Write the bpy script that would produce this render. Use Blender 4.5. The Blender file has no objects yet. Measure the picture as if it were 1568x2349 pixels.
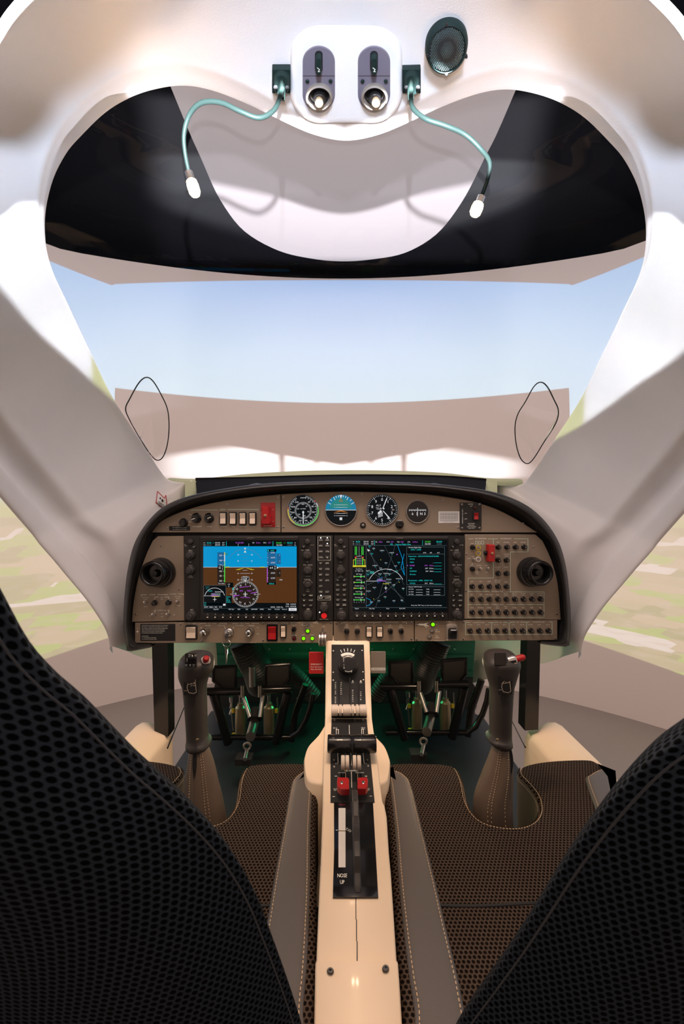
import bpy, math, random
from mathutils import Vector, Matrix
random.seed(7)
sc = bpy.context.scene
COL = sc.collection
PI = math.pi
ZC = 1.6            # eye height above the simulator room floor
FP = 913.5          # focal length in pixels at 1568 x 2349
# ------------------------------------------------------------------ camera
cd = bpy.data.cameras.new('camera'); cam = bpy.data.objects.new('camera', cd); COL.objects.link(cam)
cd.sensor_fit = 'VERTICAL'; cd.sensor_height = 36; cd.sensor_width = 24; cd.lens = 14
cd.clip_start = 0.01; cd.clip_end = 50
cd.dof.use_dof = True; cd.dof.focus_distance = 0.92; cd.dof.aperture_fstop = 16
cam.location = (0, 0, ZC); cam.rotation_euler = (PI/2, 0, 0)
sc.camera = cam
# ------------------------------------------------------------------ world, exposure
sc.view_settings.view_transform = 'Standard'; sc.view_settings.look = 'None'
sc.view_settings.gamma = 1; sc.view_settings.exposure = 0.0; sc.view_settings.use_curve_mapping = False
wd = bpy.data.worlds.new('world'); sc.world = wd; wd.use_nodes = True
wd.node_tree.nodes['Background'].inputs[0].default_value = (0.86, 0.63, 0.52, 1)
wd.node_tree.nodes['Background'].inputs[1].default_value = 0.64

def P(px, py, d):
    return Vector(((px-784)/FP*d, d, ZC-(py-1174.5)/FP*d))

def light(name, kind, loc, energy, color, target=None, **kw):
    l = bpy.data.lights.new(name, kind); o = bpy.data.objects.new(name, l); COL.objects.link(o)
    o.location = loc; l.energy = energy; l.color = color
    for k, v in kw.items(): setattr(l, k, v)
    if target is not None:
        o.rotation_euler = (Vector(target)-Vector(loc)).to_track_quat('-Z', 'Y').to_euler()
    return o
def projector(name, loc, target, energy, cone, blend=0.15, roll=0, cut=None, soft=0.01, green=None, hi=None, hix=0, cutx=0, xin=None, xout=None, size=0.004, color=(1,1,1)):
    """A spot masked at a straight lower edge (cut = slope below its axis) and shows green fields just above it."""
    o = light(name, 'SPOT', loc, energy, color, target, spot_size=math.radians(cone), spot_blend=blend, shadow_soft_size=size)
    o.rotation_euler = ((Vector(target)-Vector(loc)).to_track_quat('-Z', 'Y').to_matrix() @ Matrix.Rotation(math.radians(roll), 3, 'Z')).to_euler()
    if cut is not None:
        l = o.data; l.use_nodes = True; nt = l.node_tree; N = nt.nodes; L = nt.links
        em = N['Emission']
        tc = N.new('ShaderNodeTexCoord'); sp = N.new('ShaderNodeSeparateXYZ')
        L.new(tc.outputs['Normal'], sp.inputs[0])
        ng = N.new('ShaderNodeMath'); ng.operation = 'ABSOLUTE'; L.new(sp.outputs['Z'], ng.inputs[0])
        dv = N.new('ShaderNodeMath'); dv.operation = 'DIVIDE'; L.new(sp.outputs['Y'], dv.inputs[0]); L.new(ng.outputs[0], dv.inputs[1])
        cv = dv.outputs[0]
        if cutx:
            ya = N.new('ShaderNodeMath'); ya.operation = 'DIVIDE'; L.new(sp.outputs['X'], ya.inputs[0]); L.new(ng.outputs[0], ya.inputs[1])
            yb = N.new('ShaderNodeMath'); yb.operation = 'ABSOLUTE'; L.new(ya.outputs[0], yb.inputs[0])
            yc = N.new('ShaderNodeMath'); yc.operation = 'MULTIPLY_ADD'; L.new(yb.outputs[0], yc.inputs[0]); yc.inputs[1].default_value = -cutx; L.new(cv, yc.inputs[2]); cv = yc.outputs[0]
        mr = N.new('ShaderNodeMapRange'); L.new(cv, mr.inputs[0])
        mr.inputs[1].default_value = cut-soft; mr.inputs[2].default_value = cut+soft
        mr.interpolation_type = 'SMOOTHSTEP'
        L.new(mr.outputs[0], em.inputs['Strength'])
        st = mr.outputs[0]
        if hi:      # added mask dims the spot above this height, off the lining
            hv = dv.outputs[0]
            if hix:
                xa = N.new('ShaderNodeMath'); xa.operation = 'DIVIDE'; L.new(sp.outputs['X'], xa.inputs[0]); L.new(ng.outputs[0], xa.inputs[1])
                xb = N.new('ShaderNodeMath'); xb.operation = 'ABSOLUTE'; L.new(xa.outputs[0], xb.inputs[0])
                xm = N.new('ShaderNodeMath'); xm.operation = 'MINIMUM'; L.new(xb.outputs[0], xm.inputs[0]); xm.inputs[1].default_value = 0.32; xb = xm
                xc = N.new('ShaderNodeMath'); xc.operation = 'MULTIPLY_ADD'; L.new(xb.outputs[0], xc.inputs[0]); xc.inputs[1].default_value = -hix; L.new(hv, xc.inputs[2]); hv = xc.outputs[0]
            h = N.new('ShaderNodeMapRange'); h.interpolation_type = 'SMOOTHSTEP'; L.new(hv, h.inputs[0])
            h.inputs[1].default_value = hi[0]; h.inputs[2].default_value = hi[1]; h.inputs[3].default_value = 1; h.inputs[4].default_value = hi[2]
            m2 = N.new('ShaderNodeMath'); m2.operation = 'MULTIPLY'; L.new(mr.outputs[0], m2.inputs[0]); L.new(h.outputs[0], m2.inputs[1])
            L.new(m2.outputs[0], em.inputs['Strength'])
        if xin or xout:     # added mask keeps the spot to the middle, or to the sides
            xa = N.new('ShaderNodeMath'); xa.operation = 'DIVIDE'; L.new(sp.outputs['X'], xa.inputs[0]); L.new(ng.outputs[0], xa.inputs[1])
            xb = N.new('ShaderNodeMath'); xb.operation = 'ABSOLUTE'; L.new(xa.outputs[0], xb.inputs[0])
            xr = N.new('ShaderNodeMapRange'); xr.interpolation_type = 'SMOOTHSTEP'; L.new(xb.outputs[0], xr.inputs[0])
            e = xin or xout; xr.inputs[1].default_value = e[0]; xr.inputs[2].default_value = e[1]
            xr.inputs[3].default_value = 1 if xin else 0; xr.inputs[4].default_value = 0 if xin else 1
            m3 = N.new('ShaderNodeMath'); m3.operation = 'MULTIPLY'; L.new(em.inputs['Strength'].links[0].from_socket, m3.inputs[0]); L.new(xr.outputs[0], m3.inputs[1])
            L.new(m3.outputs[0], em.inputs['Strength'])
        if green:   # fields along the lower edge of the middle picture
            g = N.new('ShaderNodeMapRange'); L.new(dv.outputs[0], g.inputs[0])
            g.inputs[1].default_value = green-0.01; g.inputs[2].default_value = green+0.02
            ax = N.new('ShaderNodeMath'); ax.operation = 'DIVIDE'; L.new(sp.outputs['X'], ax.inputs[0]); L.new(ng.outputs[0], ax.inputs[1])
            ab = N.new('ShaderNodeMath'); ab.operation = 'ABSOLUTE'; L.new(ax.outputs[0], ab.inputs[0])
            g2 = N.new('ShaderNodeMapRange'); L.new(ab.outputs[0], g2.inputs[0]); g2.inputs[1].default_value = 0.60; g2.inputs[2].default_value = 0.61
            mxx = N.new('ShaderNodeMath'); mxx.operation = 'MAXIMUM'; L.new(g.outputs[0], mxx.inputs[0]); L.new(g2.outputs[0], mxx.inputs[1])
            mx = N.new('ShaderNodeMix'); mx.data_type = 'RGBA'
            L.new(mxx.outputs[0], mx.inputs[0]); mx.inputs[6].default_value = (0.55, 0.58, 0.22, 1); mx.inputs[7].default_value = (1, 1, 1, 1)
            L.new(mx.outputs[2], em.inputs['Color'])
    return o
#LIGHTS
# front projector behind the eye point: masked off the canopy lining, casts the brow's edge on the screen
projector('projector_light', (0.005, -0.03, ZC+0.503), (0.0, 4, ZC+0.503), 2400, 80, cut=-0.055, soft=0.008, hi=(-0.012, -0.004, 0.001), hix=0.15, xin=(0.38, 0.50), color=(0.90, 0.93, 1.0))
# weaker side share of that beam, split off by a mask: lights the upper canopy pillars, sharp lower picture edge
projector('projector_light', (0.005, -0.02, ZC+0.507), (0.0, 4, ZC+0.507), 88, 150, roll=-2.7, cut=-0.29, soft=0.006, green=-0.21, hi=(0.0, 0.10, 0.4), xout=(0.36, 0.44), color=(0.90, 0.95, 1.0))
# beam aimed up at the ceiling board past the brow; its mask also draws the brow's shade edge
projector('projector_light', (0.005, -0.02, ZC+0.11), (0.0, 2.4, ZC+1.8), 1250, 90, cut=-0.07, hi=(0.004, 0.020, 0.004), hix=0.16, xin=(0.34, 0.42), color=(0.92, 0.90, 1.0))
# added soft fill, unseen behind the seats, aimed up at the roof lining
projector('lining_fill', (0.0, -0.6, ZC+0.10), (0.0, 0.42, ZC+0.53), 84, 78, blend=0.5, cut=-0.16, soft=0.05, color=(0.68, 0.80, 1.0), size=0.08)
rl = light('room_fill', 'AREA', (0, 0.35, ZC+1.55), 39, (1.0, 0.76, 0.66), target=(0, 3.9, ZC-0.35), shape='RECTANGLE', size=2.4, size_y=0.5)  # added unseen fill light, lifts the screen and floor
# ------------------------------------------------------------------ object helpers
ORG = {}
def tag(o, label=None, cat=None, group=None, kind=None):
    if label: o['label'] = label
    if cat: o['category'] = cat
    if group: o['group'] = group
    if kind: o['kind'] = kind
    return o
def thing(name, loc, label, cat, group=None):
    o = bpy.data.objects.new(name, None); COL.objects.link(o); o.empty_display_size = 0.02
    o.location = loc; ORG[o.name] = Vector(loc)
    return tag(o, label, cat, group)
def TI(u, v, w): return Vector((u, v, w))
def TP(u, v, w):    # instrument panel plane: pixels of the photo are millimetres there, w is towards the eye
    return Vector(((u-784)/1000, 0.9135-w/1000, ZC-(v-1174.5)/1000))

GL = {}
def glyph(ch):
    if ch in GL: return GL[ch]
    cu = bpy.data.curves.new('g', 'FONT'); cu.body = ch; cu.resolution_u = 2; cu.size = 1
    ob = bpy.data.objects.new('g', cu); COL.objects.link(ob)
    dg = bpy.context.evaluated_depsgraph_get(); dg.update()
    me = ob.evaluated_get(dg).to_mesh()
    vs = [tuple(v.co) for v in me.vertices]; fs = [tuple(p.vertices) for p in me.polygons]
    ob.evaluated_get(dg).to_mesh_clear()
    bpy.data.objects.remove(ob); bpy.data.curves.remove(cu)
    if vs:
        x0 = min(v[0] for v in vs); x1 = max(v[0] for v in vs)
        vs = [(v[0]-x0, v[1]) for v in vs]; w = x1-x0
    else: w = 0.22
    GL[ch] = (vs, fs, w); return GL[ch]

class MB:
    def __init__(s, T=TI): s.v = []; s.f = []; s.m = []; s.uv = None; s.T = T; s.mi = 0
    def _add(s, vs, fs, m=None):
        b = len(s.v); s.v += [s.T(*p) for p in vs]
        for f in fs: s.f.append(tuple(b+i for i in f)); s.m.append(s.mi if m is None else m)
    def stack(s, rings, m=None, cap0=True, cap1=True):
        """rings: list of equal-length lists of (u,v,w); closed loops joined in order"""
        n = len(rings[0]); vs = [p for r in rings for p in r]; fs = []
        for k in range(len(rings)-1):
            for i in range(n):
                j = (i+1) % n
                fs.append((k*n+i, k*n+j, (k+1)*n+j, (k+1)*n+i))
        if cap0: fs.append(tuple(range(n-1, -1, -1)))
        if cap1: fs.append(tuple((len(rings)-1)*n+i for i in range(n)))
        s._add(vs, fs, m); return s
    def lathe(s, u, v, prof, n=24, m=None, a0=0):
        """prof: (r, w) from the back to the front around the axis through (u, v)"""
        rings = [[(u+r*math.cos(a0+2*PI*i/n), v+r*math.sin(a0+2*PI*i/n), w) for i in range(n)] for r, w in prof]
        return s.stack(rings, m)
    def rr(s, u0, v0, u1, v1, r, levels, m=None, k=5):
        """rounded rectangle; levels: (w, inset)"""
        if u0 > u1: u0, u1 = u1, u0
        if v0 > v1: v0, v1 = v1, v0
        rings = []
        for w, ins in levels:
            a, b, c, d = u0+ins, v0+ins, u1-ins, v1-ins; q = max(min(r-ins, (c-a)/2, (d-b)/2), 1e-4); ring = []
            for cx, cy, st in ((c-q, d-q, 0), (a+q, d-q, 1), (a+q, b+q, 2), (c-q, b+q, 3)):
                for i in range(k+1):
                    t = (st+i/k)*PI/2; ring.append((cx+q*math.cos(t), cy+q*math.sin(t), w))
            rings.append(ring)
        return s.stack(rings, m)
    def prism(s, poly, w0, w1, m=None, bev=0):
        if bev: 
            c = inset(poly, bev)
            rings = [[(x, y, w0) for x, y in poly], [(x, y, w1-bev) for x, y in poly], [(x, y, w1) for x, y in c]]
        else: rings = [[(x, y, w0) for x, y in poly], [(x, y, w1) for x, y in poly]]
        return s.stack(rings, m)
    def box(s, a, b, m=None):
        (x0, y0, z0), (x1, y1, z1) = a, b
        return s.stack([[(x0,y0,z0),(x1,y0,z0),(x1,y1,z0),(x0,y1,z0)], [(x0,y0,z1),(x1,y0,z1),(x1,y1,z1),(x0,y1,z1)]], m)
    def tube(s, pts, r, n=10, m=None, smooth=True, cap=True):
        """pts in local space; r number or list"""
        pts = [Vector(p) for p in pts]; 
        if not isinstance(r, (list, tuple)): r = [r]*len(pts)
        rings = []; up = None
        for i, p in enumerate(pts):
            t = (pts[min(i+1, len(pts)-1)]-pts[max(i-1, 0)])
            t = t.normalized() if t.length > 1e-9 else Vector((0,0,1))
            if up is None: up = Vector((0,0,1)) if abs(t.z) < 0.9 else Vector((1,0,0))
            a = t.cross(up).normalized(); b = a.cross(t).normalized(); up = b
            rings.append([tuple(p+a*r[i]*math.cos(2*PI*k/n)+b*r[i]*math.sin(2*PI*k/n)) for k in range(n)])
        return s.stack(rings, m, cap, cap)
    def line(s, pts, wd, w, m=None, closed=False):
        """flat stroke lying in the u,v plane at height w"""
        P2 = [Vector((p[0], p[1])) for p in pts]
        if closed: P2.append(P2[0].copy())
        for a, b in zip(P2, P2[1:]):
            d = b-a
            if d.length < 1e-6: continue
            n = Vector((-d.y, d.x)).normalized()*wd/2; e = d.normalized()*wd*0.3
            s._add([(*(a-e-n), w), (*(b+e-n), w), (*(b+e+n), w), (*(a-e+n), w)], [(0,1,2,3)], m)
        return s
    def rect(s, u0, v0, u1, v1, w, m=None):
        s._add([(u0,v0,w),(u1,v0,w),(u1,v1,w),(u0,v1,w)], [(0,1,2,3)], m); return s
    def disc(s, u, v, r, w, m=None, n=32, a0=0, a1=2*PI):
        k = n if abs(a1-a0) > 6.28 else n+1
        s._add([(u+r*math.cos(a0+(a1-a0)*i/n), v+r*math.sin(a0+(a1-a0)*i/n), w) for i in range(k)], [tuple(range(k))], m); return s
    def arc(s, u, v, r, a0, a1, wd, w, m=None, n=24):
        """angles in degrees, clockwise from up"""
        return s.line([(u+r*math.sin(math.radians(a0+(a1-a0)*i/n)), v-r*math.cos(math.radians(a0+(a1-a0)*i/n))) for i in range(n+1)], wd, w, m)
    def tri(s, pts, w, m=None):
        s._add([(p[0], p[1], w) for p in pts], [tuple(range(len(pts)))], m); return s
    def text(s, st, u, v, h, w, m=None, al='c', rot=0, sx=1.0, bold=0):
        """h = cap height; (u, v) the middle of the line"""
        k = h/0.70; gap = 0.085; tot = 0
        for ch in st: tot += glyph(ch)[2]+gap
        x = {'c': -tot/2, 'l': 0, 'r': -tot}[al]; cr, sr = math.cos(rot), math.sin(rot)
        for ch in st:
            vs, fs, wd = glyph(ch)
            if vs:
                q = []
                for a, b in vs:
                    X = (a+x)*k*sx; Y = -(b-0.35)*k
                    q.append((u+X*cr-Y*sr, v+X*sr+Y*cr, w))
                s._add(q, fs, m)
            x += wd+gap
        return s
    def build(s, name, mats, parent=None, loc=None, smooth=True, ang=38, solid=None):
        if not isinstance(mats, (list, tuple)): mats = [mats]
        if parent is not None: o0 = ORG[parent.name]
        else:
            if loc is None:
                xs = [p.x for p in s.v]; ys = [p.y for p in s.v]; zs = [p.z for p in s.v]
                loc = Vector(((min(xs)+max(xs))/2, (min(ys)+max(ys))/2, min(zs)))
            o0 = Vector(loc)
        me = bpy.data.meshes.new(name); me.from_pydata([tuple(p-o0) for p in s.v], [], s.f)
        for m in mats: me.materials.append(M[m] if isinstance(m, str) else m)
        me.polygons.foreach_set('material_index', s.m)
        if s.uv is not None:
            ul = me.uv_layers.new(name='UVMap')
            for lp in me.loops: ul.data[lp.index].uv = s.uv[lp.vertex_index]
        if smooth:
            me.polygons.foreach_set('use_smooth', [True]*len(me.polygons))
            me.set_sharp_from_angle(angle=math.radians(ang))
        me.update()
        o = bpy.data.objects.new(name, me); COL.objects.link(o); ORG[o.name] = o0
        if parent is not None: o.parent = parent
        else: o.location = o0
        return o
def inset(poly, d):
    n = len(poly); out = []
    A = sum(poly[i][0]*poly[(i+1)%n][1]-poly[(i+1)%n][0]*poly[i][1] for i in range(n))
    sg = 1 if A > 0 else -1
    for i in range(n):
        p0, p, p1 = Vector(poly[i-1]), Vector(poly[i]), Vector(poly[(i+1) % n])
        e0 = (p-p0).normalized(); e1 = (p1-p).normalized()
        n0 = Vector((-e0.y, e0.x))*sg; n1 = Vector((-e1.y, e1.x))*sg
        b = (n0+n1); b = b.normalized() if b.length > 1e-6 else n0
        k = d/max(b.dot(n0), 0.5); out.append((p.x+b.x*k, p.y+b.y*k))
    return out
def cr(pts, n, closed=False):
    """Catmull-Rom through points (any dimension), n samples per span"""
    pts = [Vector(p) for p in pts]; N = len(pts); out = []
    for i in range(N if closed else N-1):
        g = (lambda k: pts[k % N]) if closed else (lambda k: pts[min(max(k, 0), N-1)])
        a, b, c, d = g(i-1), g(i), g(i+1), g(i+2)
        for j in range(n):
            t = j/n
            out.append(0.5*((2*b)+(c-a)*t+(2*a-5*b+4*c-d)*t*t+(3*b-a-3*c+d)*t*t*t))
    if not closed: out.append(pts[-1])
    return out
def grid(mb, G, m=None, uv=True, uoff=0, flip=False):
    """G: rows of points (world). adds quads and metre-true UVs"""
    R, Cn = len(G), len(G[0]); b = len(mb.v)
    for r in G: mb.v += [Vector(p) for p in r]
    for i in range(R-1):
        for j in range(Cn-1):
            q = (b+i*Cn+j, b+i*Cn+j+1, b+(i+1)*Cn+j+1, b+(i+1)*Cn+j)
            mb.f.append(q[::-1] if flip else q); mb.m.append(0 if m is None else m)
    if uv:
        if mb.uv is None: mb.uv = [(0, 0)]*b
        mid = Cn//2; vv = 0
        for i, r in enumerate(G):
            if i: vv += (Vector(G[i][mid])-Vector(G[i-1][mid])).length
            acc = [0]
            for j in range(1, Cn): acc.append(acc[-1]+(Vector(r[j])-Vector(r[j-1])).length)
            for j in range(Cn): mb.uv.append((acc[j]-acc[mid]+uoff, vv))
    return mb
def resample(G, nr, nc):
    rows = [cr(r, nc) for r in G]; cols = list(zip(*rows)); cc = [cr(c, nr) for c in cols]
    return [list(r) for r in zip(*cc)]
# ------------------------------------------------------------------ materials
M = {}
def mat(name, col, rough=0.5, metal=0, emit=None, es=1.0, bump=None, noise=None, spec=None, coat=0):
    m = bpy.data.materials.new(name); m.use_nodes = True; nt = m.node_tree; b = nt.nodes['Principled BSDF']
    b.inputs['Base Color'].default_value = (*col, 1); b.inputs['Roughness'].default_value = rough; b.inputs['Metallic'].default_value = metal
    if spec is not None: b.inputs['Specular IOR Level'].default_value = spec
    if coat: b.inputs['Coat Weight'].default_value = coat; b.inputs['Coat Roughness'].default_value = 0.1
    if emit: b.inputs['Emission Color'].default_value = (*emit, 1); b.inputs['Emission Strength'].default_value = es
    if bump or noise:
        tc = nt.nodes.new('ShaderNodeTexCoord'); nz = nt.nodes.new('ShaderNodeTexNoise')
        nt.links.new(tc.outputs['Object'], nz.inputs['Vector']); nz.inputs['Detail'].default_value = 3
        nz.inputs['Scale'].default_value = (bump or noise)[0]
        if bump:
            bp = nt.nodes.new('ShaderNodeBump'); bp.inputs['Strength'].default_value = bump[1]; bp.inputs['Distance'].default_value = bump[2]
            nt.links.new(nz.outputs[0], bp.inputs['Height']); nt.links.new(bp.outputs[0], b.inputs['Normal'])
        if noise:
            mx = nt.nodes.new('ShaderNodeMix'); mx.data_type = 'RGBA'; nt.links.new(nz.outputs[0], mx.inputs[0])
            mx.inputs[6].default_value = (*[c*(1-noise[1]) for c in col], 1); mx.inputs[7].default_value = (*[min(c*(1+noise[1]), 1) for c in col], 1)
            nt.links.new(mx.outputs[2], b.inputs['Base Color'])
    M[name] = m; return m
mat('lining', (0.78, 0.77, 0.78), 0.6, bump=(600, 0.25, 0.0008))
mat('panel_paint', (0.25, 0.192, 0.138), 0.55, bump=(900, 0.1, 0.0003))
mat('black_plastic', (0.012, 0.012, 0.013), 0.42)
mat('bezel_black', (0.013, 0.012, 0.012), 0.5, bump=(900, 0.1, 0.0003))
mat('matte_black', (0.006, 0.006, 0.007), 0.7)
mat('gloss_black', (0.008, 0.008, 0.009), 0.18)
mat('shield_black', (0.014, 0.014, 0.015), 0.38, bump=(500, 0.15, 0.0005))
mat('rubber', (0.03, 0.027, 0.026), 0.55, bump=(700, 0.15, 0.0004))
mat('grip_rubber', (0.036, 0.030, 0.028), 0.5, bump=(900, 0.15, 0.0003))
mat('ivory', (0.82, 0.68, 0.54), 0.4)
mat('cream', (0.83, 0.67, 0.49), 0.5, coat=0.1)
mat('cream_lever', (0.70, 0.60, 0.50), 0.45)
mat('chrome', (0.62, 0.60, 0.58), 0.18, 1)
mat('steel', (0.45, 0.43, 0.41), 0.35, 1)
mat('brass', (0.55, 0.45, 0.28), 0.38, 0.9)
mat('yellow_plastic', (0.7, 0.5, 0.03), 0.4)
mat('red_plastic', (0.40, 0.012, 0.014), 0.38)
mat('red_paint', (0.44, 0.016, 0.02), 0.45)
mat('white_print', (0.95, 0.97, 0.88), 0.6)
mat('mint_print', (0.68, 0.95, 0.76), 0.6)
mat('white_plastic', (0.75, 0.75, 0.74), 0.4)
mat('grey_plate', (0.22, 0.19, 0.165), 0.5)
mat('lamp_plate', (0.16, 0.145, 0.19), 0.45)
mat('dark_green_plastic', (0.010, 0.022, 0.021), 0.5, spec=0.15)
mat('gooseneck', (0.004, 0.008, 0.007), 0.5, spec=0.05)
mat('firewall', (0.02, 0.12, 0.07), 0.35, 0.6)
mat('bracket_paint', (0.30, 0.34, 0.22), 0.6)
mat('bead', (0.10, 0.17, 0.17), 0.3)
mat('deck', (0.009, 0.015, 0.017), 0.5, noise=(30, 0.3))
mat('leather', (0.105, 0.094, 0.088), 0.5, bump=(450, 0.25, 0.0006))
mat('boot_leather', (0.15, 0.108, 0.078), 0.5, bump=(300, 0.3, 0.0006))
mat('stitch', (0.62, 0.45, 0.28), 0.7)
mat('piping', (0.035, 0.037, 0.042), 0.6)
mat('carpet', (0.36, 0.31, 0.28), 0.95, bump=(300, 0.5, 0.004), noise=(6, 0.12))
mat('black_cloth', (0.004, 0.004, 0.006), 0.95, spec=0.1)
mat('ceiling_board', (0.60, 0.54, 0.53), 0.8)
mat('bulb', (0.3, 0.2, 0.1), 0.3, emit=(1.0, 0.62, 0.28), es=30)
mat('lens_warm', (0.3, 0.2, 0.1), 0.3, emit=(1.0, 0.66, 0.36), es=4)
mat('led_green', (0.02, 0.1, 0.0), 0.3, emit=(0.16, 1.0, 0.0), es=1.6)
mat('led_white', (0.1, 0.1, 0.1), 0.3, emit=(0.9, 0.95, 1.0), es=1.4)
mat('led_red_off', (0.10, 0.004, 0.006), 0.2)
for nm, c, s_ in (('s_black', (0.0, 0.0025, 0.004), 1), ('s_cyan', (0.02, 0.75, 0.72), .8), ('s_white', (0.85, 0.85, 0.88), .8), ('s_green', (0.08, 0.85, 0.08), .8),
               ('s_magenta', (0.5, 0.09, 0.75), .9), ('s_yellow', (0.85, 0.72, 0.04), .8), ('s_sky', (0.0, 0.36, 0.76), .8), ('s_ground', (0.085, 0.03, 0.008), 1),
               ('s_red', (0.85, 0.03, 0.03), .8), ('s_blue', (0.01, 0.12, 0.42), .8), ('s_tape', (0.015, 0.17, 0.42), .7), ('s_dark', (0.02, 0.012, 0.008), 1), ('s_teal', (0.02, 0.22, 0.2), 1), ('s_line', (0.15, 0.2, 0.22), .7),
               ('s_attblue', (0.01, 0.24, 0.42), .8), ('s_orange', (0.5, 0.16, 0.02), .8)):
    mat(nm, (0.004, 0.004, 0.004), 0.15, emit=c, es=s_, spec=0.12)

def fabric(name, yarn, hole, pitch, rim):
    m = bpy.data.materials.new(name); m.use_nodes = True; nt = m.node_tree; N = nt.nodes; L = nt.links; b = N['Principled BSDF']
    tc = N.new('ShaderNodeTexCoord')
    def vm(op, a, bv=None):
        n = N.new('ShaderNodeVectorMath'); n.operation = op
        if isinstance(a, tuple): n.inputs[0].default_value = a
        else: L.new(a, n.inputs[0])
        if bv is not None:
            if isinstance(bv, tuple): n.inputs[1].default_value = bv
            else: L.new(bv, n.inputs[1])
        return n.outputs['Value'] if op == 'LENGTH' else n.outputs['Vector']
    s3 = math.sqrt(3)
    p = vm('MULTIPLY', tc.outputs['UV'], (1/pitch, 1/pitch/s3, 0))
    def cell(q): return vm('LENGTH', vm('MULTIPLY', vm('SUBTRACT', vm('FRACTION', q), (0.5, 0.5, 0)), (1, s3, 0)))
    mn = N.new('ShaderNodeMath'); mn.operation = 'MINIMUM'
    L.new(cell(p), mn.inputs[0]); L.new(cell(vm('ADD', p, (0.5, 0.5, 0))), mn.inputs[1])
    mr = N.new('ShaderNodeMapRange'); mr.interpolation_type = 'SMOOTHSTEP'; L.new(mn.outputs[0], mr.inputs[0])
    mr.inputs[1].default_value = rim[0]; mr.inputs[2].default_value = rim[1]
    nz = N.new('ShaderNodeTexNoise'); nz.inputs['Scale'].default_value = 900; L.new(tc.outputs['UV'], nz.inputs['Vector'])
    nm = N.new('ShaderNodeMapRange'); L.new(nz.outputs[0], nm.inputs[0]); nm.inputs[3].default_value = 0.6; nm.inputs[4].default_value = 1.4
    yc = N.new('ShaderNodeMix'); yc.data_type = 'RGBA'; yc.blend_type = 'MULTIPLY'; yc.inputs[0].default_value = 1; yc.inputs[6].default_value = (*yarn, 1)
    L.new(nm.outputs[0], yc.inputs[7])
    mx = N.new('ShaderNodeMix'); mx.data_type = 'RGBA'; L.new(mr.outputs[0], mx.inputs[0]); mx.inputs[6].default_value = (*hole, 1); L.new(yc.outputs[2], mx.inputs[7])
    L.new(mx.outputs[2], b.inputs['Base Color'])
    bp = N.new('ShaderNodeBump'); bp.inputs['Strength'].default_value = 0.7; bp.inputs['Distance'].default_value = pitch*0.3
    ad = N.new('ShaderNodeMath'); ad.operation = 'MULTIPLY_ADD'; L.new(nz.outputs[0], ad.inputs[0]); ad.inputs[1].default_value = 0.25; L.new(mr.outputs[0], ad.inputs[2])
    L.new(ad.outputs[0], bp.inputs['Height']); L.new(bp.outputs[0], b.inputs['Normal'])
    b.inputs['Roughness'].default_value = 0.85; b.inputs['Specular IOR Level'].default_value = 0.05
    
    M[name] = m
fabric('mesh_brown', (0.078, 0.055, 0.042), (0.006, 0.004, 0.003), 0.0053, (0.27, 0.40))
fabric('mesh_black', (0.022, 0.028, 0.037), (0.0008, 0.0008, 0.001), 0.0047, (0.26, 0.42))

def glass_mat(name, tint, refl, haze=0.0):
    m = bpy.data.materials.new(name); m.use_nodes = True; nt = m.node_tree; N = nt.nodes; L = nt.links
    for n in list(N): N.remove(n)
    out = N.new('ShaderNodeOutputMaterial'); tr = N.new('ShaderNodeBsdfTransparent'); tr.inputs[0].default_value = (*tint, 1)
    gl = N.new('ShaderNodeBsdfGlossy'); gl.inputs['Roughness'].default_value = 0.0; gl.inputs[0].default_value = (1, 1, 1, 1)
    fr = N.new('ShaderNodeFresnel'); fr.inputs[0].default_value = 1.35
    ml = N.new('ShaderNodeMath'); ml.operation = 'MULTIPLY'; L.new(fr.outputs[0], ml.inputs[0]); ml.inputs[1].default_value = refl
    mx = N.new('ShaderNodeMixShader'); L.new(ml.outputs[0], mx.inputs[0]); L.new(tr.outputs[0], mx.inputs[1]); L.new(gl.outputs[0], mx.inputs[2])
    last = mx
    if haze:
        df = N.new('ShaderNodeBsdfDiffuse'); df.inputs[0].default_value = (0.8, 0.8, 0.85, 1)
        m2 = N.new('ShaderNodeMixShader'); m2.inputs[0].default_value = haze; L.new(mx.outputs[0], m2.inputs[1]); L.new(df.outputs[0], m2.inputs[2]); last = m2
    L.new(last.outputs[0], out.inputs[0]); M[name] = m
glass_mat('acrylic', (0.97, 0.98, 0.98), 0.7, 0.001)
glass_mat('clear_pane', (0.99, 0.99, 0.99), 0.5)

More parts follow.
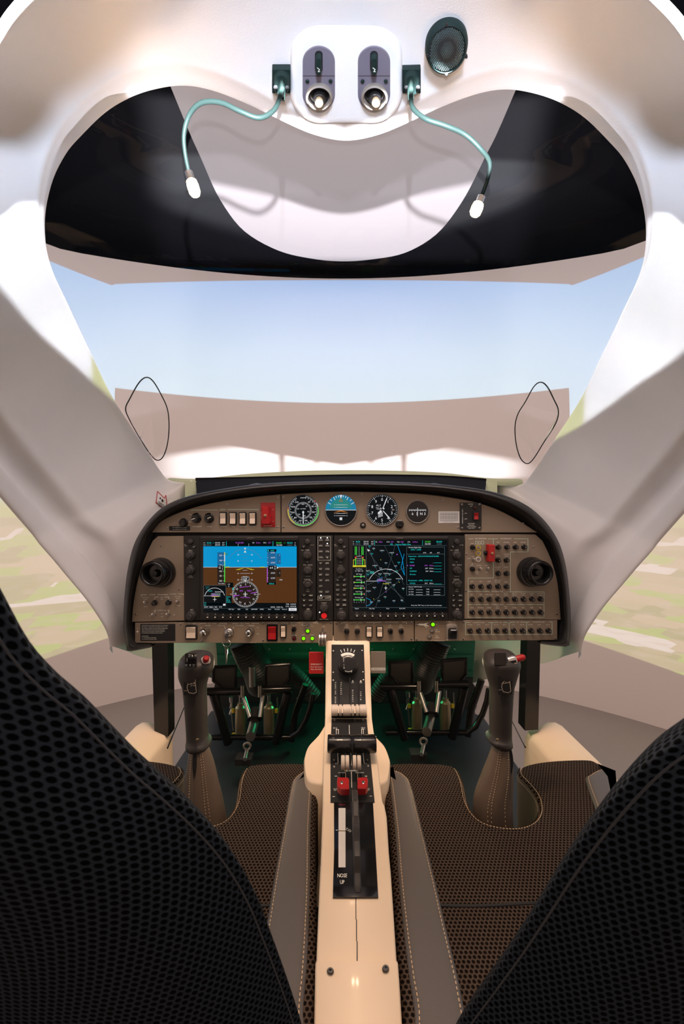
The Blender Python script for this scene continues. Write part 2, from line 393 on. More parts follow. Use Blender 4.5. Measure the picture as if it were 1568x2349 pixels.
def screen_mat():
    """white projection screen; the projected pictures (sky ahead, fields at the sides) are what it shows"""
    m = bpy.data.materials.new('projection_screen'); m.use_nodes = True; nt = m.node_tree; N = nt.nodes; L = nt.links; b = N['Principled BSDF']
    b.inputs['Base Color'].default_value = (0.82, 0.72, 0.68, 1); b.inputs['Roughness'].default_value = 0.9
    g = N.new('ShaderNodeNewGeometry'); sp = N.new('ShaderNodeSeparateXYZ'); L.new(g.outputs['Position'], sp.inputs[0])
    def mth(op, a, bb=None, c=None):
        n = N.new('ShaderNodeMath'); n.operation = op
        for i, v in enumerate((a, bb, c)):
            if v is None: continue
            if isinstance(v, (int, float)): n.inputs[i].default_value = v
            else: L.new(v, n.inputs[i])
        return n.outputs[0]
    def step(v, lo, hi):
        n = N.new('ShaderNodeMapRange'); n.interpolation_type = 'SMOOTHSTEP'
        for i, q in ((0, v), (1, lo), (2, hi)):
            if isinstance(q, (int, float)): n.inputs[i].default_value = q
            else: L.new(q, n.inputs[i])
        return n.outputs[0]
    def mix(f, a, c):
        n = N.new('ShaderNodeMix'); n.data_type = 'RGBA'
        for i, q in ((0, f), (6, a), (7, c)):
            if isinstance(q, (int, float)): n.inputs[i].default_value = q
            elif isinstance(q, tuple): n.inputs[i].default_value = (*q, 1)
            else: L.new(q, n.inputs[i])
        return n.outputs[2]
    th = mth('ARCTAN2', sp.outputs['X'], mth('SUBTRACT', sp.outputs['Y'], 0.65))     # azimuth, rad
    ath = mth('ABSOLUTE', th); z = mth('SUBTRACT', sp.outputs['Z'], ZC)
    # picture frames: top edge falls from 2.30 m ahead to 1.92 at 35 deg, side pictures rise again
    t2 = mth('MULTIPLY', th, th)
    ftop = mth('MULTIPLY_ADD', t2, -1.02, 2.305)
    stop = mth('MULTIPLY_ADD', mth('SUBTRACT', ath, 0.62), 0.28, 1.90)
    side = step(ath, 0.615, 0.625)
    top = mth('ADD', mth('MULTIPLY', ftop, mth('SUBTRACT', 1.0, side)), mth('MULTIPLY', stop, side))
    fbot = mth('MULTIPLY_ADD', t2, -0.10, 1.075)  # shade edge of the canopy set into the front glow's lower limit
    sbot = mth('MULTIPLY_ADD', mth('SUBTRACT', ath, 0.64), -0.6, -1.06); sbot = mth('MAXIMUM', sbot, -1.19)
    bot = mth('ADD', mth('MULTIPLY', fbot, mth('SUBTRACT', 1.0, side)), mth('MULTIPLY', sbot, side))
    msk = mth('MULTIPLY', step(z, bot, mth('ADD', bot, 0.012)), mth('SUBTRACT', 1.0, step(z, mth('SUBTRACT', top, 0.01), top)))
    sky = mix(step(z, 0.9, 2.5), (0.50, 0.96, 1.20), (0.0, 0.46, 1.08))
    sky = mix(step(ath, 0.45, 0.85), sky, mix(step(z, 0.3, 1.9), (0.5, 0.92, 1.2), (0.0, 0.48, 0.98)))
    # fields
    cb = N.new('ShaderNodeCombineXYZ'); L.new(th, cb.inputs[0]); L.new(z, cb.inputs[1])
    mp = N.new('ShaderNodeMapping'); L.new(cb.outputs[0], mp.inputs[0]); mp.inputs['Scale'].default_value = (6.5, 9, 1); mp.inputs['Rotation'].default_value = (0, 0, 0.22)
    vo = N.new('ShaderNodeTexVoronoi'); vo.distance = 'CHEBYCHEV'; L.new(mp.outputs[0], vo.inputs['Vector']); vo.inputs['Scale'].default_value = 1.6
    hs = N.new('ShaderNodeSeparateColor'); L.new(vo.outputs['Color'], hs.inputs[0])
    f1 = mix(step(hs.outputs[0], 0.2, 0.9), (0.30, 0.36, 0.10), (0.56, 0.48, 0.26))
    f1 = mix(step(hs.outputs[1], 0.86, 0.9), f1, (0.85, 0.80, 0.72))
    f1 = mix(step(hs.outputs[2], 0.70, 0.75), f1, (0.34, 0.56, 0.06))
    nz = N.new('ShaderNodeTexNoise'); nz.inputs['Scale'].default_value = 3.5; nz.inputs['Detail'].default_value = 6; L.new(mp.outputs[0], nz.inputs['Vector'])
    f1 = mix(mth('MULTIPLY', step(nz.outputs[0], 0.45, 0.75), 0.6), f1, (0.62, 0.52, 0.38))
    f1 = mix(mth('MULTIPLY', step(z, -1.1, 0.1), 0.35), f1, (0.68, 0.56, 0.44))
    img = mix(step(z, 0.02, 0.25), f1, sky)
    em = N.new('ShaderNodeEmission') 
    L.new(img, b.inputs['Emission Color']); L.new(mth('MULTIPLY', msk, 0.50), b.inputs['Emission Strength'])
    M['projection_screen'] = m
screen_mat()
# ------------------------------------------------------------------ the simulator room
CYC, RAD = 0.65, 3.3
def wall():
    mb = MB(); n = 96; rows = []
    A = math.radians(118)
    def top(a): return 2.315-0.5*min(abs(a), 0.72)**2
    for i in range(n+1):
        a = -A+2*A*i/n
        d = Vector((math.sin(a), math.cos(a), 0)); c = Vector((0, CYC, 0))
        rows.append([c+d*RAD, c+d*RAD+Vector((0,0,ZC+top(a))), c+d*(RAD+.08)+Vector((0,0,ZC+top(a))), c+d*(RAD+.08)])
    grid(mb, rows, uv=False)
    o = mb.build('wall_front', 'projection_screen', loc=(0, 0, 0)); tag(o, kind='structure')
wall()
mb = MB(); mb.box((-5, -3.2, -0.06), (5, 5.5, 0)); tag(mb.build('floor', 'carpet'), kind='structure')
mb = MB(); mb.box((-5, 0.55, ZC+2.42), (5, 5.5, ZC+2.5)); tag(mb.build('ceiling', 'black_cloth'), kind='structure')
mb = MB(); rows = []
for i in range(61):
    a = math.radians(-122+244*i/60); d = Vector((math.sin(a), math.cos(a), 0)); c = Vector((0, CYC, 0))
    rows.append([c+d*(RAD+.75), c+d*(RAD+.75)+Vector((0,0,ZC+2.45)), c+d*(RAD+.8)+Vector((0,0,ZC+2.45)), c+d*(RAD+.8)])
grid(mb, rows, uv=False); tag(mb.build('wall_back', 'black_cloth', loc=(0,0,0)), kind='structure')
# white ceiling board with a rounded end, over the cockpit
pts = [(-.93,.6),(-.93,2.2),(-.92,2.6),(-.90,2.95),(-.80,3.28),(-.56,3.52),(-.28,3.63),(0,3.67),(.28,3.64),(.56,3.55),(.78,3.32),(.89,2.98),(.93,2.6),(.95,2.2),(.95,.6)]
pts = [(p.x, p.y) for p in cr(pts, 5)]
mb = MB(); mb.prism(pts, ZC+2.31, ZC+2.36); tag(mb.build('ceiling_board', 'ceiling_board', ang=20), kind='structure')
# ------------------------------------------------------------------ canopy
KR = 0.012
def mir(p):     # the same point on the right-hand side, in photo coordinates (centre line 792, slight roll)
    x = 1584-p[0]; return (x, p[1]+KR*(x-p[0]), p[2])
# window-edge point (x, y, distance), outer edge point (x, y, distance)
SH = [((500,1560,1.30),(258,1483,.925)),
      ((490,1420,1.30),(254,1455,.915)),
      ((470,1300,1.28),(240,1424,.90)),
      ((462,1190,1.25),(205,1372,.88)),
      ((448,1110,1.20),(160,1318,.86)),
      ((420,1108,1.16),(130,1282,.845)),
      ((388,1102,1.12),(100,1248,.83)),
      ((366,1080,1.09),(80,1222,.82)),
      ((300,980,.99),(40,1176,.79)),
      ((250,900,.90),(-10,1118,.75)),
      ((202,800,.80),(-70,1050,.71)),
      ((158,708,.72),(-130,970,.67)),
      ((106,600,.63),(-200,850,.60)),
      ((86,500,.57),(-250,660,.52)),
      ((94,400,.53),(-200,380,.455)),
      ((122,318,.505),(-120,240,.415)),
      ((162,262,.49),(-60,180,.39)),
      ((215,210,.48),(-8,112,.375)),
      ((270,176,.475),(32,50,.365)),
      ((330,155,.475),(82,-4,.355)),
      ((400,146,.48),(180,-90,.345)),
      ((470,158,.485),(300,-160,.34)),
      ((560,194,.495),(430,-210,.335)),
      ((650,240,.51),(570,-235,.335)),
      ((720,270,.52),(680,-250,.335)),
      ((792,284,.525),(792,-255,.335))]
CEN = Vector((0.007, 0.6, ZC+0.05))
def shell():
    full = [(a, b) for a, b in SH]+[(mir(a), mir(b)) for a, b in SH[-2::-1]]
    full = [(P(*a), P(*b)) for a, b in full]
    n = len(full); rows = []
    for k, (w, o) in enumerate(full):
        i = min(k, n-1-k)
        out = (w+o)/2-CEN; out.y = 0; out = out.normalized()
        wo = (w-CEN); wo.y = 0; wo = wo.normalized(); oo = (o-CEN); oo.y = 0; oo = oo.normalized()
        ch = (.15, .5, .8)[i] if i < 3 else 1.0 if i <= 11 else max(0, 1-(i-11)/3)
        th = 0.03
        lip = (0.006, 0.010, 0.014, 0.018, 0.022, 0.026, 0.028)[max(0, min(6, i-10))]
        row = []
        L_ = w-o
        bul = 0 if i < 2 else (0.012 if i < 14 else 0.02)
        # outer skin, from window edge over the lip, along the lining, channel, outer lip, back
        wl = w+Vector((0, lip, 0))+wo*0.004
        row += [w+wo*th+Vector((0, lip*.6, 0)), wl+wo*0.008, wl, w+wo*.0015+Vector((0,lip*.35,0)), w]
        for t in (.06, .2, .35, .5, .62):
            row.append(w.lerp(o, t)+out*bul*4*t*(1-t)*.9)
        for t, dep in ((.70, 0), (.735, .022), (.80, .026), (.85, .018), (.885, .002), (.95, -.001), (1.0, 0)):
            row.append(w.lerp(o, t)+oo*dep*ch+out*bul*4*t*(1-t)*.9)
        row += [o+oo*.008, o+oo*.02+(w-o)*.05]
        rows.append(row)
    G = resample(rows, 5, 1)
    # denser across, keeps creases
    mb = MB(); grid(mb, [cr(r, 3) for r in G], uv=False)
    return mb, full, G
mb, FULL, GSH = shell()
canopy = thing('aircraft_canopy', (0.007, 0.6, ZC-0.3), 'white aircraft canopy shell with curved brow and wide windshield opening around the cockpit', 'canopy')
mb.build('canopy_shell', 'lining', canopy, ang=60)
# windshield: rows across from left edge to right edge
def glassgrid():
    n = len(SH); rows = []
    for i in range(4, 21):
        a = P(*SH[i][0]); b = P(*mir(SH[i][0])); k = (i-4)/16
        fwd = 0.17*(1-k)+0.05*k; up = 0.02+0.05*k
        a = a+Vector((0,.012,.002)); b = b+Vector((0,.012,.002)); r = []
        for j in range(25):
            t = j/24; s = 1-(2*t-1)**2
            r.append(a.lerp(b, t)+Vector((0, fwd*s, up*s)))
        rows.append(r)
    return rows
GG = glassgrid()
mb = MB(); grid(mb, [list(r) for r in zip(*[cr(c, 3) for c in zip(*GG)])], uv=False)
mb.build('windshield', 'acrylic', canopy, ang=80)
def on_glass(px, py):
    """point where the line of sight meets the windshield (triangle search over the glass grid)"""
    from mathutils.geometry import intersect_ray_tri
    d = (P(px, py, 1)-Vector((0,0,ZC))).normalized(); o = Vector((0,0,ZC)); best = None
    for i in range(len(GG)-1):
        for j in range(24):
            q = (GG[i][j], GG[i][j+1], GG[i+1][j+1], GG[i+1][j])
            for tri in ((q[0], q[1], q[2]), (q[0], q[2], q[3])):
                h = intersect_ray_tri(*tri, d, o, True)
                if h and (best is None or (h-o).length < (best-o).length): best = h
    return best
# storm windows: a rounded drop-shaped flap of clear acrylic in a dark seal
for pts, lab in (([(337,867),(353,876),(372,908),(386,942),(389,985),(384,1025),(374,1050),(361,1056),(346,1042),(322,1005),(298,962),(290,938),(300,915),(320,880)], 'l'),
            ([(1238,878),(1253,889),(1268,918),(1278,943),(1272,972),(1245,1015),(1222,1052),(1207,1064),(1192,1052),(1182,1020),(1179,980),(1186,950),(1203,922),(1222,888)], 'r')):
    w = []
    for q in cr([Vector((a, b)) for a, b in pts], 4, True):
        h = on_glass(q.x, q.y); w.append((h if h else P(q.x, q.y, 0.95))-Vector((0, .004, 0)))
    mb = MB(); mb.tube(w+[w[0]], 0.0014, 6, cap=False)
    sw = mb.build('storm_window_seal', 'black_plastic', canopy)
    mb = MB(); mb._add([tuple(p) for p in w], [tuple(range(len(w)))]); mb.build('storm_window_pane', 'clear_pane', sw, smooth=False)
# moulding strip at the foot of the windshield
a = [P(x, y, d) for x, y, d in ((384,1098,1.13),(450,1100,1.20),(560,1089,1.27),(680,1082,1.30),(790,1080,1.31),(900,1081,1.30),(1020,1086,1.27),(1120,1098,1.20),(1196,1100,1.13))]
aa = cr(a, 5); mb = MB(); rows = []
for p in aa: rows.append([p+Vector((0,.02,.004)), p, p+Vector((0,-.006,-.005)), p+Vector((0,-.010,-.012)), p+Vector((0,-.010,-.02))])
grid(mb, rows, uv=False); mb.build('windshield_base_trim', 'bracket_paint', canopy)
# warning sticker on the left side wall
def near_shell(px, py, lift=0.002):
    from mathutils.geometry import intersect_ray_tri
    d = (P(px, py, 1)-Vector((0,0,ZC))).normalized(); o = Vector((0,0,ZC)); best = None
    for i in range(len(GSH)-1):
        for j in range(len(GSH[0])-1):
            q = (GSH[i][j], GSH[i][j+1], GSH[i+1][j+1], GSH[i+1][j])
            for tri in ((q[0], q[1], q[2]), (q[0], q[2], q[3])):
                h = intersect_ray_tri(*tri, d, o, True)
                if h and (best is None or (h-o).length < (best-o).length): best = h
    return (best if best else P(px, py, 1.0))-d*lift, best is not None
def TS(u, v, w): return near_shell(u, v, 0.002+w)[0]
mb = MB(TS)
outl = [(361,1127),(377,1143),(380,1136),(382,1150),(383,1172),(358,1153)]
mb.tri(outl, 0, 0)
mb.line(outl, 1.6, .0005, 1, closed=True)
mb.tri([(365,1138),(369,1142),(369,1146),(364,1143)], .0005, 2); mb.tri([(370,1146),(372,1144),(376,1150),(371,1152)], .0005, 2)
for k in range(4): mb.line([(363, 1150+k*3.2), (377, 1160+k*3.2)], .9, .0005, 2)
o = mb.build('warning_sticker', ['white_plastic', 'red_paint', 'black_plastic'], None, smooth=False)
tag(o, 'white warning sticker with red border on the side wall left of the panel', 'sticker')

# ---- overhead light console, reading lights
def dsurf(px, py):
    p, ok = near_shell(px, py, 0); return p.y if ok else None
S0 = near_shell(794, 165, 0)[0]
SU = (near_shell(794, 60, 0)[0]-near_shell(794, 270, 0)[0])   # towards the top of the photo
SU = SU.normalized(); SX = Vector((1,0,0)); SN = SX.cross(SU).normalized()
if SN.dot(Vector((0,0,ZC))-S0) < 0: SN = -SN
def TC(u, v, w):    # on the roof lining: photo pixel (u, v), w millimetres off the surface
    o = Vector((0,0,ZC)); d = P(u, v, 1)-o
    t = (S0-o).dot(SN)/d.dot(SN); return o+d*t+SN*(w/1000)
mb = MB(TC)
mb.rr(666, 54, 922, 278, 70, [(-4,0),(3,0),(8,6),(9,12),(9,20)], k=8)
oc = thing('overhead_console', TC(794,165,0), 'raised white rounded console on the canopy roof holding two reading lights', 'console')
mb.build('housing', 'lining', oc, ang=60)
def reading_light(cx, side):
    mb = MB(TC); mb.rr(cx-37, 92, cx+37, 242, 37, [(9,0),(10.5,1.2),(10.5,3)], 0, k=8)
    mb.line([(cx-36,160),(cx+36,160)], 1.5, 10.7, 1)
    pl = mb.build('reading_light', ['lamp_plate', 'matte_black'], oc)
    mb = MB(TC); mb.lathe(cx+1, 205, [(29,10),(31,13),(30,16),(26,17),(24,13),(20,-2)], 32, 0)
    mb.build('lamp_ring', 'grey_plate', pl)
    mb = MB(TC); mb.lathe(cx+1, 204, [(23,9),(23,10.8),(21,11.2)], 28, 0); mb.lathe(cx+2, 206, [(16,11),(15,16),(12,18)], 24, 0)
    mb.build('lamp_cup', 'gloss_black', pl)
    mb = MB(TC); mb.lathe(cx+(1 if side < 0 else 4), 211, [(7,16),(9,20),(7,22)], 20, 0)
    mb.build('lens', 'lens_warm', pl)
    mb = MB(TC); mb.rr(cx-9, 102, cx+9, 152, 9, [(10.4,0),(11.2,0),(11.2,1)], 1)
    mb.rr(cx-7, 106, cx+7, 147, 7, [(11,0),(17,0),(20,2),(20,4)], 0)
    mb.line([(cx-3,128),(cx+2,132),(cx-1,137),(cx+3,137)], 1.6, 20.3, 2)
    mb.build('slider', ['dark_green_plastic', 'matte_black', 'white_print'], pl)
    for sx in (-26, 27):
        mb = MB(TC); mb.lathe(cx+sx, 172, [(4.5,10),(4.5,11.5),(3,12.2)], 12); mb.build('screw', 'dark_green_plastic', pl)
reading_light(731, -1); reading_light(857, 1)
# ---- round speaker
sp = thing('round_speaker', TC(1023,95,0), 'round black perforated speaker on the white canopy roof right of the console', 'speaker')
def ell(r, w, n=48):
    return [(1023+(48*r)*math.cos(a)*1.0+8*r*math.sin(a)*-.5, 95+(62*r)*math.sin(a)+6*r*math.cos(a)*-.6, w) for a in [2*PI*i/n for i in range(n)]]
mb = MB(TC); mb.stack([ell(1.0,-2), ell(1.02,6), ell(.97,12), ell(.88,14), ell(.84,12)]); mb.build('speaker_ring', 'dark_green_plastic', sp)
mb = MB(TC); mb.stack([ell(.85,11), ell(.84,12.5), ell(.4,15)])
mb.build('speaker_grille', 'matte_black', sp)
mb = MB(TC)
for i in range(-12, 13):
    for j in range(-16, 17):
        x = 3.9*(i+.5*(j % 2)); y = 3.45*j
        if (x/39)**2+(y/50)**2 < 1:
            rr_ = math.sqrt((x/39)**2+(y/50)**2); mb.lathe(1023+x-.04*y*2, 95+y-.1*x, [(1.1, 13.3-2*rr_+1.8), (.7, 14-2*rr_+1.8)], 5)
mb.build('grille_beads', 'bead', sp)
for a in (4.7, 2.9, 0.3, 1.6):
    mb = MB(TC); mb.lathe(1023+45*math.cos(a), 95+57*math.sin(a), [(4,11),(4,14),(2.5,14.6)], 10); mb.build('screw', 'matte_black', sp)
# ---- gooseneck map lamps
def goose(mx, my, path, bulb, lab, side):
    base = TC(mx, my, 0)
    g = thing('gooseneck_lamp', base, lab, 'lamp', None)
    mb = MB(TC); mb.rr(mx-21, my-28, mx+21, my+28, 1.5, [(-2,0),(6,0),(7,1)])
    mb.rr(mx-17, my-26, mx+19, my+26, 17, [(7,0),(11,1),(13,4)], k=8)
    mt = mb.build('mount_plate', 'dark_green_plastic', g)
    for sx in (-12, 14):
        mb = MB(TC); mb.lathe(mx+sx, my+5, [(5,12),(5,14),(3,14.5)], 12); mb.build('screw', 'matte_black', mt)
    pts = [TC(mx+side*2, my-4, 10), TC(mx+side*3, my+12, 20)]+[P(*q) for q in path]
    w = cr(pts, 6)
    mb = MB(); mb.tube([tuple(p) for p in w], 0.0024, 12); mb.build('flexible_neck', 'gooseneck', g)
    mb = MB(); mb.tube([tuple(TC(mx+side*2, my-12, 11)), tuple(TC(mx+side*3, my+8, 15)), tuple(TC(mx+side*3, my+24, 21))], [0.003, 0.004, 0.0035], 12); mb.build('neck_sleeve', 'gooseneck', g)
    a, b = P(*path[-1]), P(*bulb); d = (b-a)
    mb = MB(); mb.tube([tuple(a-d*.1), tuple(a+d*.25)], 0.0048, 14); mb.build('lamp_socket', 'chrome', g)
    mb = MB(); mb.tube([tuple(a+d*t) for t in (.25,.3,.5,.8,.93,1.0)], [.0045,.0062,.007,.0068,.005,.001], 14); bl = mb.build('bulb', 'bulb', g)
    return (a+d*.6)
B1 = goose(645, 178, [(647,206,.455),(630,250,.45),(595,270,.445),(550,255,.44),(505,235,.44),(462,236,.445),(435,262,.455),(422,305,.465),(424,350,.475),(434,400,.485)], (450,452,.49), 'gooseneck lamp curling from the left side of the overhead console, lit warm bulb', 1)
B2 = goose(943, 178, [(943,206,.455),(945,245,.45),(975,272,.445),(1020,288,.445),(1065,308,.45),(1100,340,.455),(1122,372,.465),(1118,410,.475),(1102,455,.485)], (1086,497,.49), 'gooseneck lamp curving from the right side of the overhead console, lit warm bulb', -1)
for b in (B1, B2): light('gooseneck_bulb_light', 'POINT', b, 2.6, (1.0, 0.60, 0.30), shadow_soft_size=0.008)
# ------------------------------------------------------------------ instrument panel
def screw(mb, u, v, w=1.6, r=2.4, m=0):
    mb.lathe(u, v, [(r, w-.6), (r, w+.5), (r*.7, w+.9)], 10, m)
    mb.line([(u-r*.55, v), (u+r*.55, v)], .6, w+1.0, 1); mb.line([(u, v-r*.55), (u, v+r*.55)], .6, w+1.0, 1)
def screws(parent, pts, w=1.6):
    for u, v in pts:
        mb = MB(TP); screw(mb, u, v, w); mb.build('screw', ['steel', 'matte_black'], parent)
OUT = [(283,1440),(285,1380),(292,1312),(306,1252),(330,1208),(364,1170),(405,1147),(455,1132),(520,1120),(580,1112),(660,1106),(790,1103),(920,1106),(1010,1111),(1100,1122),(1160,1137),(1210,1161),(1250,1196),(1280,1242),(1297,1300),(1305,1368),(1308,1430),(1304,1484),(1270,1481),(1240,1477)]
OUT = [(p.x, p.y) for p in cr(OUT[:-2], 4)]+OUT[-2:]
INN = [(311,1474),(306,1440),(302,1420),(307,1372),(319,1318),(338,1262),(350,1226),(372,1196),(410,1174),(460,1157),(520,1145),(590,1136),(660,1130),(790,1124),(920,1128),(1000,1133),(1080,1146),(1140,1164),(1190,1189),(1228,1222),(1250,1240),(1268,1280),(1281,1338),(1287,1420),(1284,1440),(1280,1469),(1240,1470)]
def resamp(poly, n):
    L_ = [0]
    for a, b in zip(poly, poly[1:]): L_.append(L_[-1]+math.dist(a, b))
    out = []
    for i in range(n):
        t = L_[-1]*i/(n-1); k = max(j for j in range(len(L_)) if L_[j] <= t+1e-9); k = min(k, len(poly)-2)
        q = (t-L_[k])/(L_[k+1]-L_[k]); out.append((poly[k][0]+(poly[k+1][0]-poly[k][0])*q, poly[k][1]+(poly[k+1][1]-poly[k][1])*q))
    return out
oo = resamp([(345,1485),(312,1492),(292,1495)]+OUT, 150); ii = resamp([(345,1476)]+INN, 150)
gs = thing('glareshield', TP(795,1490,0), 'black glareshield hood arching around the whole instrument panel', 'instrument panel hood')
rows = []
for a, b in zip(oo, ii):
    a = Vector(a); b = Vector(b); r = []
    for t, w in ((0, -170), (0, -40), (0.0, 4), (.08, 15), (.22, 22), (.40, 23), (.6, 16), (.8, 2), (.97, -7), (1.0, -12), (1.0, -20)):
        q = a.lerp(b, t)
        if w == -170: q = a + (Vector((795,1250))-a)*(-0.02 if a.y > 1200 else 0.02)
        k = 1-w/913.5 if w > 0 else 1      # keep the photographed outline at its real distance
        q = Vector(((q.x-784)*k+784, (q.y-1174.5)*k+1174.5))
        r.append(TP(q.x, q.y, w))
    rows.append(r)
mb = MB(); grid(mb, [cr(r, 2) for r in rows], uv=False); mb.build('hood_rim', 'shield_black', gs, ang=50)
# flat raised tray on top of the hood
TRAY = [(548,1120,-10),(572,1104,-60),(600,1102,-110),(790,1097,-130),(985,1102,-110),(1012,1104,-60),(1040,1120,-10)]
mb = MB(); rows = []
for u, v, w in [tuple(p) for p in cr([Vector(t) for t in TRAY], 6)]:
    rows.append([TP(u, v, w), TP(u, v+2, w+6), TP(u+(795-u)*.02, v+9, w+14), TP(u, v+24, w+10)])
grid(mb, rows, uv=False); mb.build('hood_tray', 'shield_black', gs, ang=50)
# dark backing box behind all the panels
mb = MB(TP); mb.prism([(x, y) for x, y in inset(ii, 0.5)], -30, -13); mb.build('hood_inner_plate', 'matte_black', gs)
# deck between hood and windshield
dk = MB(); a_ = [(448,1096,1.18),(560,1094,1.25),(790,1088,1.28),(1000,1090,1.25),(1115,1098,1.18)]; b_ = [(452,1140,1.0),(560,1130,1.0),(790,1115,1.0),(1000,1125,1.0),(1112,1135,1.0)]
ra = cr([P(*q) for q in a_], 4); rb = cr([P(*q) for q in b_], 4)
grid(dk, [ra, [q+Vector((0,0,-.005)) for q in ra], rb, [q-Vector((0,0,.2)) for q in rb]], uv=False)
o = dk.build('dash_deck', 'black_cloth'); tag(o, 'black deck between instrument panel hood and windshield foot', 'deck')
for sx, px0, px1 in ((-1, 424, 450), (1, 1114, 1140)):
    mb = MB(); mb.stack([[tuple(P(px0,1104,1.15)),tuple(P(px1,1104,1.15)),tuple(P(px1,1165,1.1)),tuple(P(px0,1165,1.1))],[tuple(P(px0,1104,1.2)),tuple(P(px1,1104,1.2)),tuple(P(px1,1165,1.2)),tuple(P(px0,1165,1.2))]])
    o = mb.build('hood_end_bracket', 'bracket_paint', smooth=False); tag(o, 'pale bracket at the %s end of the black deck under the windshield' % ('left' if sx < 0 else 'right'), 'bracket')

def plate(name, poly, label, cat, sc_pts, w=0, paint='panel_paint', bev=.8):
    t = thing(name, TP(sum(p[0] for p in poly)/len(poly), max(p[1] for p in poly), w), label, cat)
    mb = MB(TP); mb.prism(poly, w-8, w, bev=bev); mb.build('face_plate', paint, t, ang=30)
    screws(t, sc_pts, w)
    return t
def sm(poly, n=3): return [(p.x, p.y) for p in cr([Vector(q) for q in poly], n)]
# ---------------- shared small controls
def rocker(par, u0, v0, u1, v1, col='ivory', w=0, bz='black_plastic', e=2.6, label=None):
    mb = MB(TP); mb.rr(u0-e, v0-e, u1+e, v1+e, 3, [(w-3,0),(w+2.5,0),(w+4,1.2)])
    b = mb.build('rocker_switch', bz, par)
    if label: b['label'] = label
    cx, cy = (u0+u1)/2, (v0+v1)/2; mb = MB(TP)
    prof = [(v0, w+3), (v0+1, w+7.5), (cy, w+4.6), (v1-1, w+6), (v1, w+3)]
    for (va, wa), (vb, wb) in zip(prof, prof[1:]):
        mb._add([(u0, va, wa), (u1, va, wa), (u1, vb, wb), (u0, vb, wb)], [(0,1,2,3)])
    mb._add([(u0, v, q) for v, q in prof]+[(u0, v1, w), (u0, v0, w)], [tuple(range(7))]); mb._add([(u1, v, q) for v, q in prof]+[(u1, v1, w), (u1, v0, w)], [tuple(range(6,-1,-1))])
    mb.build('rocker', col, b, smooth=False)
    return b
def knob(par, u, v, r, h=11, w=0, name='knob', m='gloss_black', ptr=False, ang=0):
    mb = MB(TP); mb.lathe(u, v, [(r*1.15, w-1), (r*1.15, w+1.5), (r*.98, w+2.5), (r*.93, w+h-1.5), (r*.82, w+h), (r*.5, w+h+.2), (r*.45, w+h-.6), (.2, w+h-.7)], 22)
    if ptr: mb.line([(u, v), (u+r*.8*math.sin(ang), v-r*.8*math.cos(ang))], 1.3, w+h+.5, 1)
    return mb.build(name, [m, 'white_print'], par)
def toggle(par, u, v, w=0, ln=13, up=True, r=3.3, big=False):
    mb = MB(TP); mb.lathe(u, v, [(r*1.25, w-1), (r*1.25, w+2), (r*.95, w+2), (r*.9, w+5), (r*.5, w+5.3)], 12 if not big else 20)
    b = mb.build('toggle_switch', 'steel', par)
    dv = -ln*.35 if up else ln*.35; mb = MB(TP)
    mb.tube([(u, v, w+3), (u, v+dv*.6, w+ln*.7), (u, v+dv, w+ln)], [r*.4, r*.5, r*.68] if not big else [r*.7, r*.95, r*.9], 12)
    mb.build('lever', 'chrome', b); return b
def breaker_mesh():
    mb = MB(lambda u, v, w: Vector((u/1000, -w/1000, -v/1000)))
    mb.lathe(0, 0, [(6.0, -1), (6.0, 1.5), (4.9, 2.3), (4.7, 3)], 20, 0); mb.lathe(0, 0, [(4.4, 2), (4.2, 10), (3.5, 11.2), (1.9, 11.4), (1.7, 11)], 20, 0)
    mb.lathe(0, 0, [(1.4, 11), (1.3, 11.6), (.4, 11.8)], 8, 1)
    me = bpy.data.meshes.new('circuit_breaker'); me.from_pydata([tuple(p) for p in mb.v], [], mb.f)
    me.materials.append(M['gloss_black']); me.materials.append(M['grey_plate']); me.polygons.foreach_set('material_index', mb.m)
    me.polygons.foreach_set('use_smooth', [True]*len(me.polygons)); me.set_sharp_from_angle(angle=.7); return me
BRK = breaker_mesh()
def breakers(par, pts, w=0):
    o0 = ORG[par.name]
    for u, v in pts:
        o = bpy.data.objects.new('circuit_breaker', BRK); COL.objects.link(o); o.parent = par; o.location = TP(u, v, w)-o0
def led(par, u, v, r, m, w=0, ring='black_plastic', name='indicator_light'):
    mb = MB(TP); mb.lathe(u, v, [(r*1.2, w-1), (r*1.2, w+1.5), (r, w+2)], 18, 0); mb.lathe(u, v, [(r*.95, w+1), (r*.85, w+2.8), (r*.4, w+3.6)], 18, 1)
    return mb.build(name, [ring, m], par)
def lettering(par, items, w=.25, m=('white_print',), lines=(), name='lettering', th=.9):
    mb = MB(TP)
    for it in items:
        s, u, v, h = it[:4]; al = it[4] if len(it) > 4 else 'c'; mi = it[5] if len(it) > 5 else 0; rot = it[6] if len(it) > 6 else 0
        mb.text(s, u, v, h, w, mi, al, rot)
    for ln in lines: mb.line(ln[0], ln[2] if len(ln) > 2 else th, w, ln[1])
    return mb.build(name, list(m), par, smooth=False)

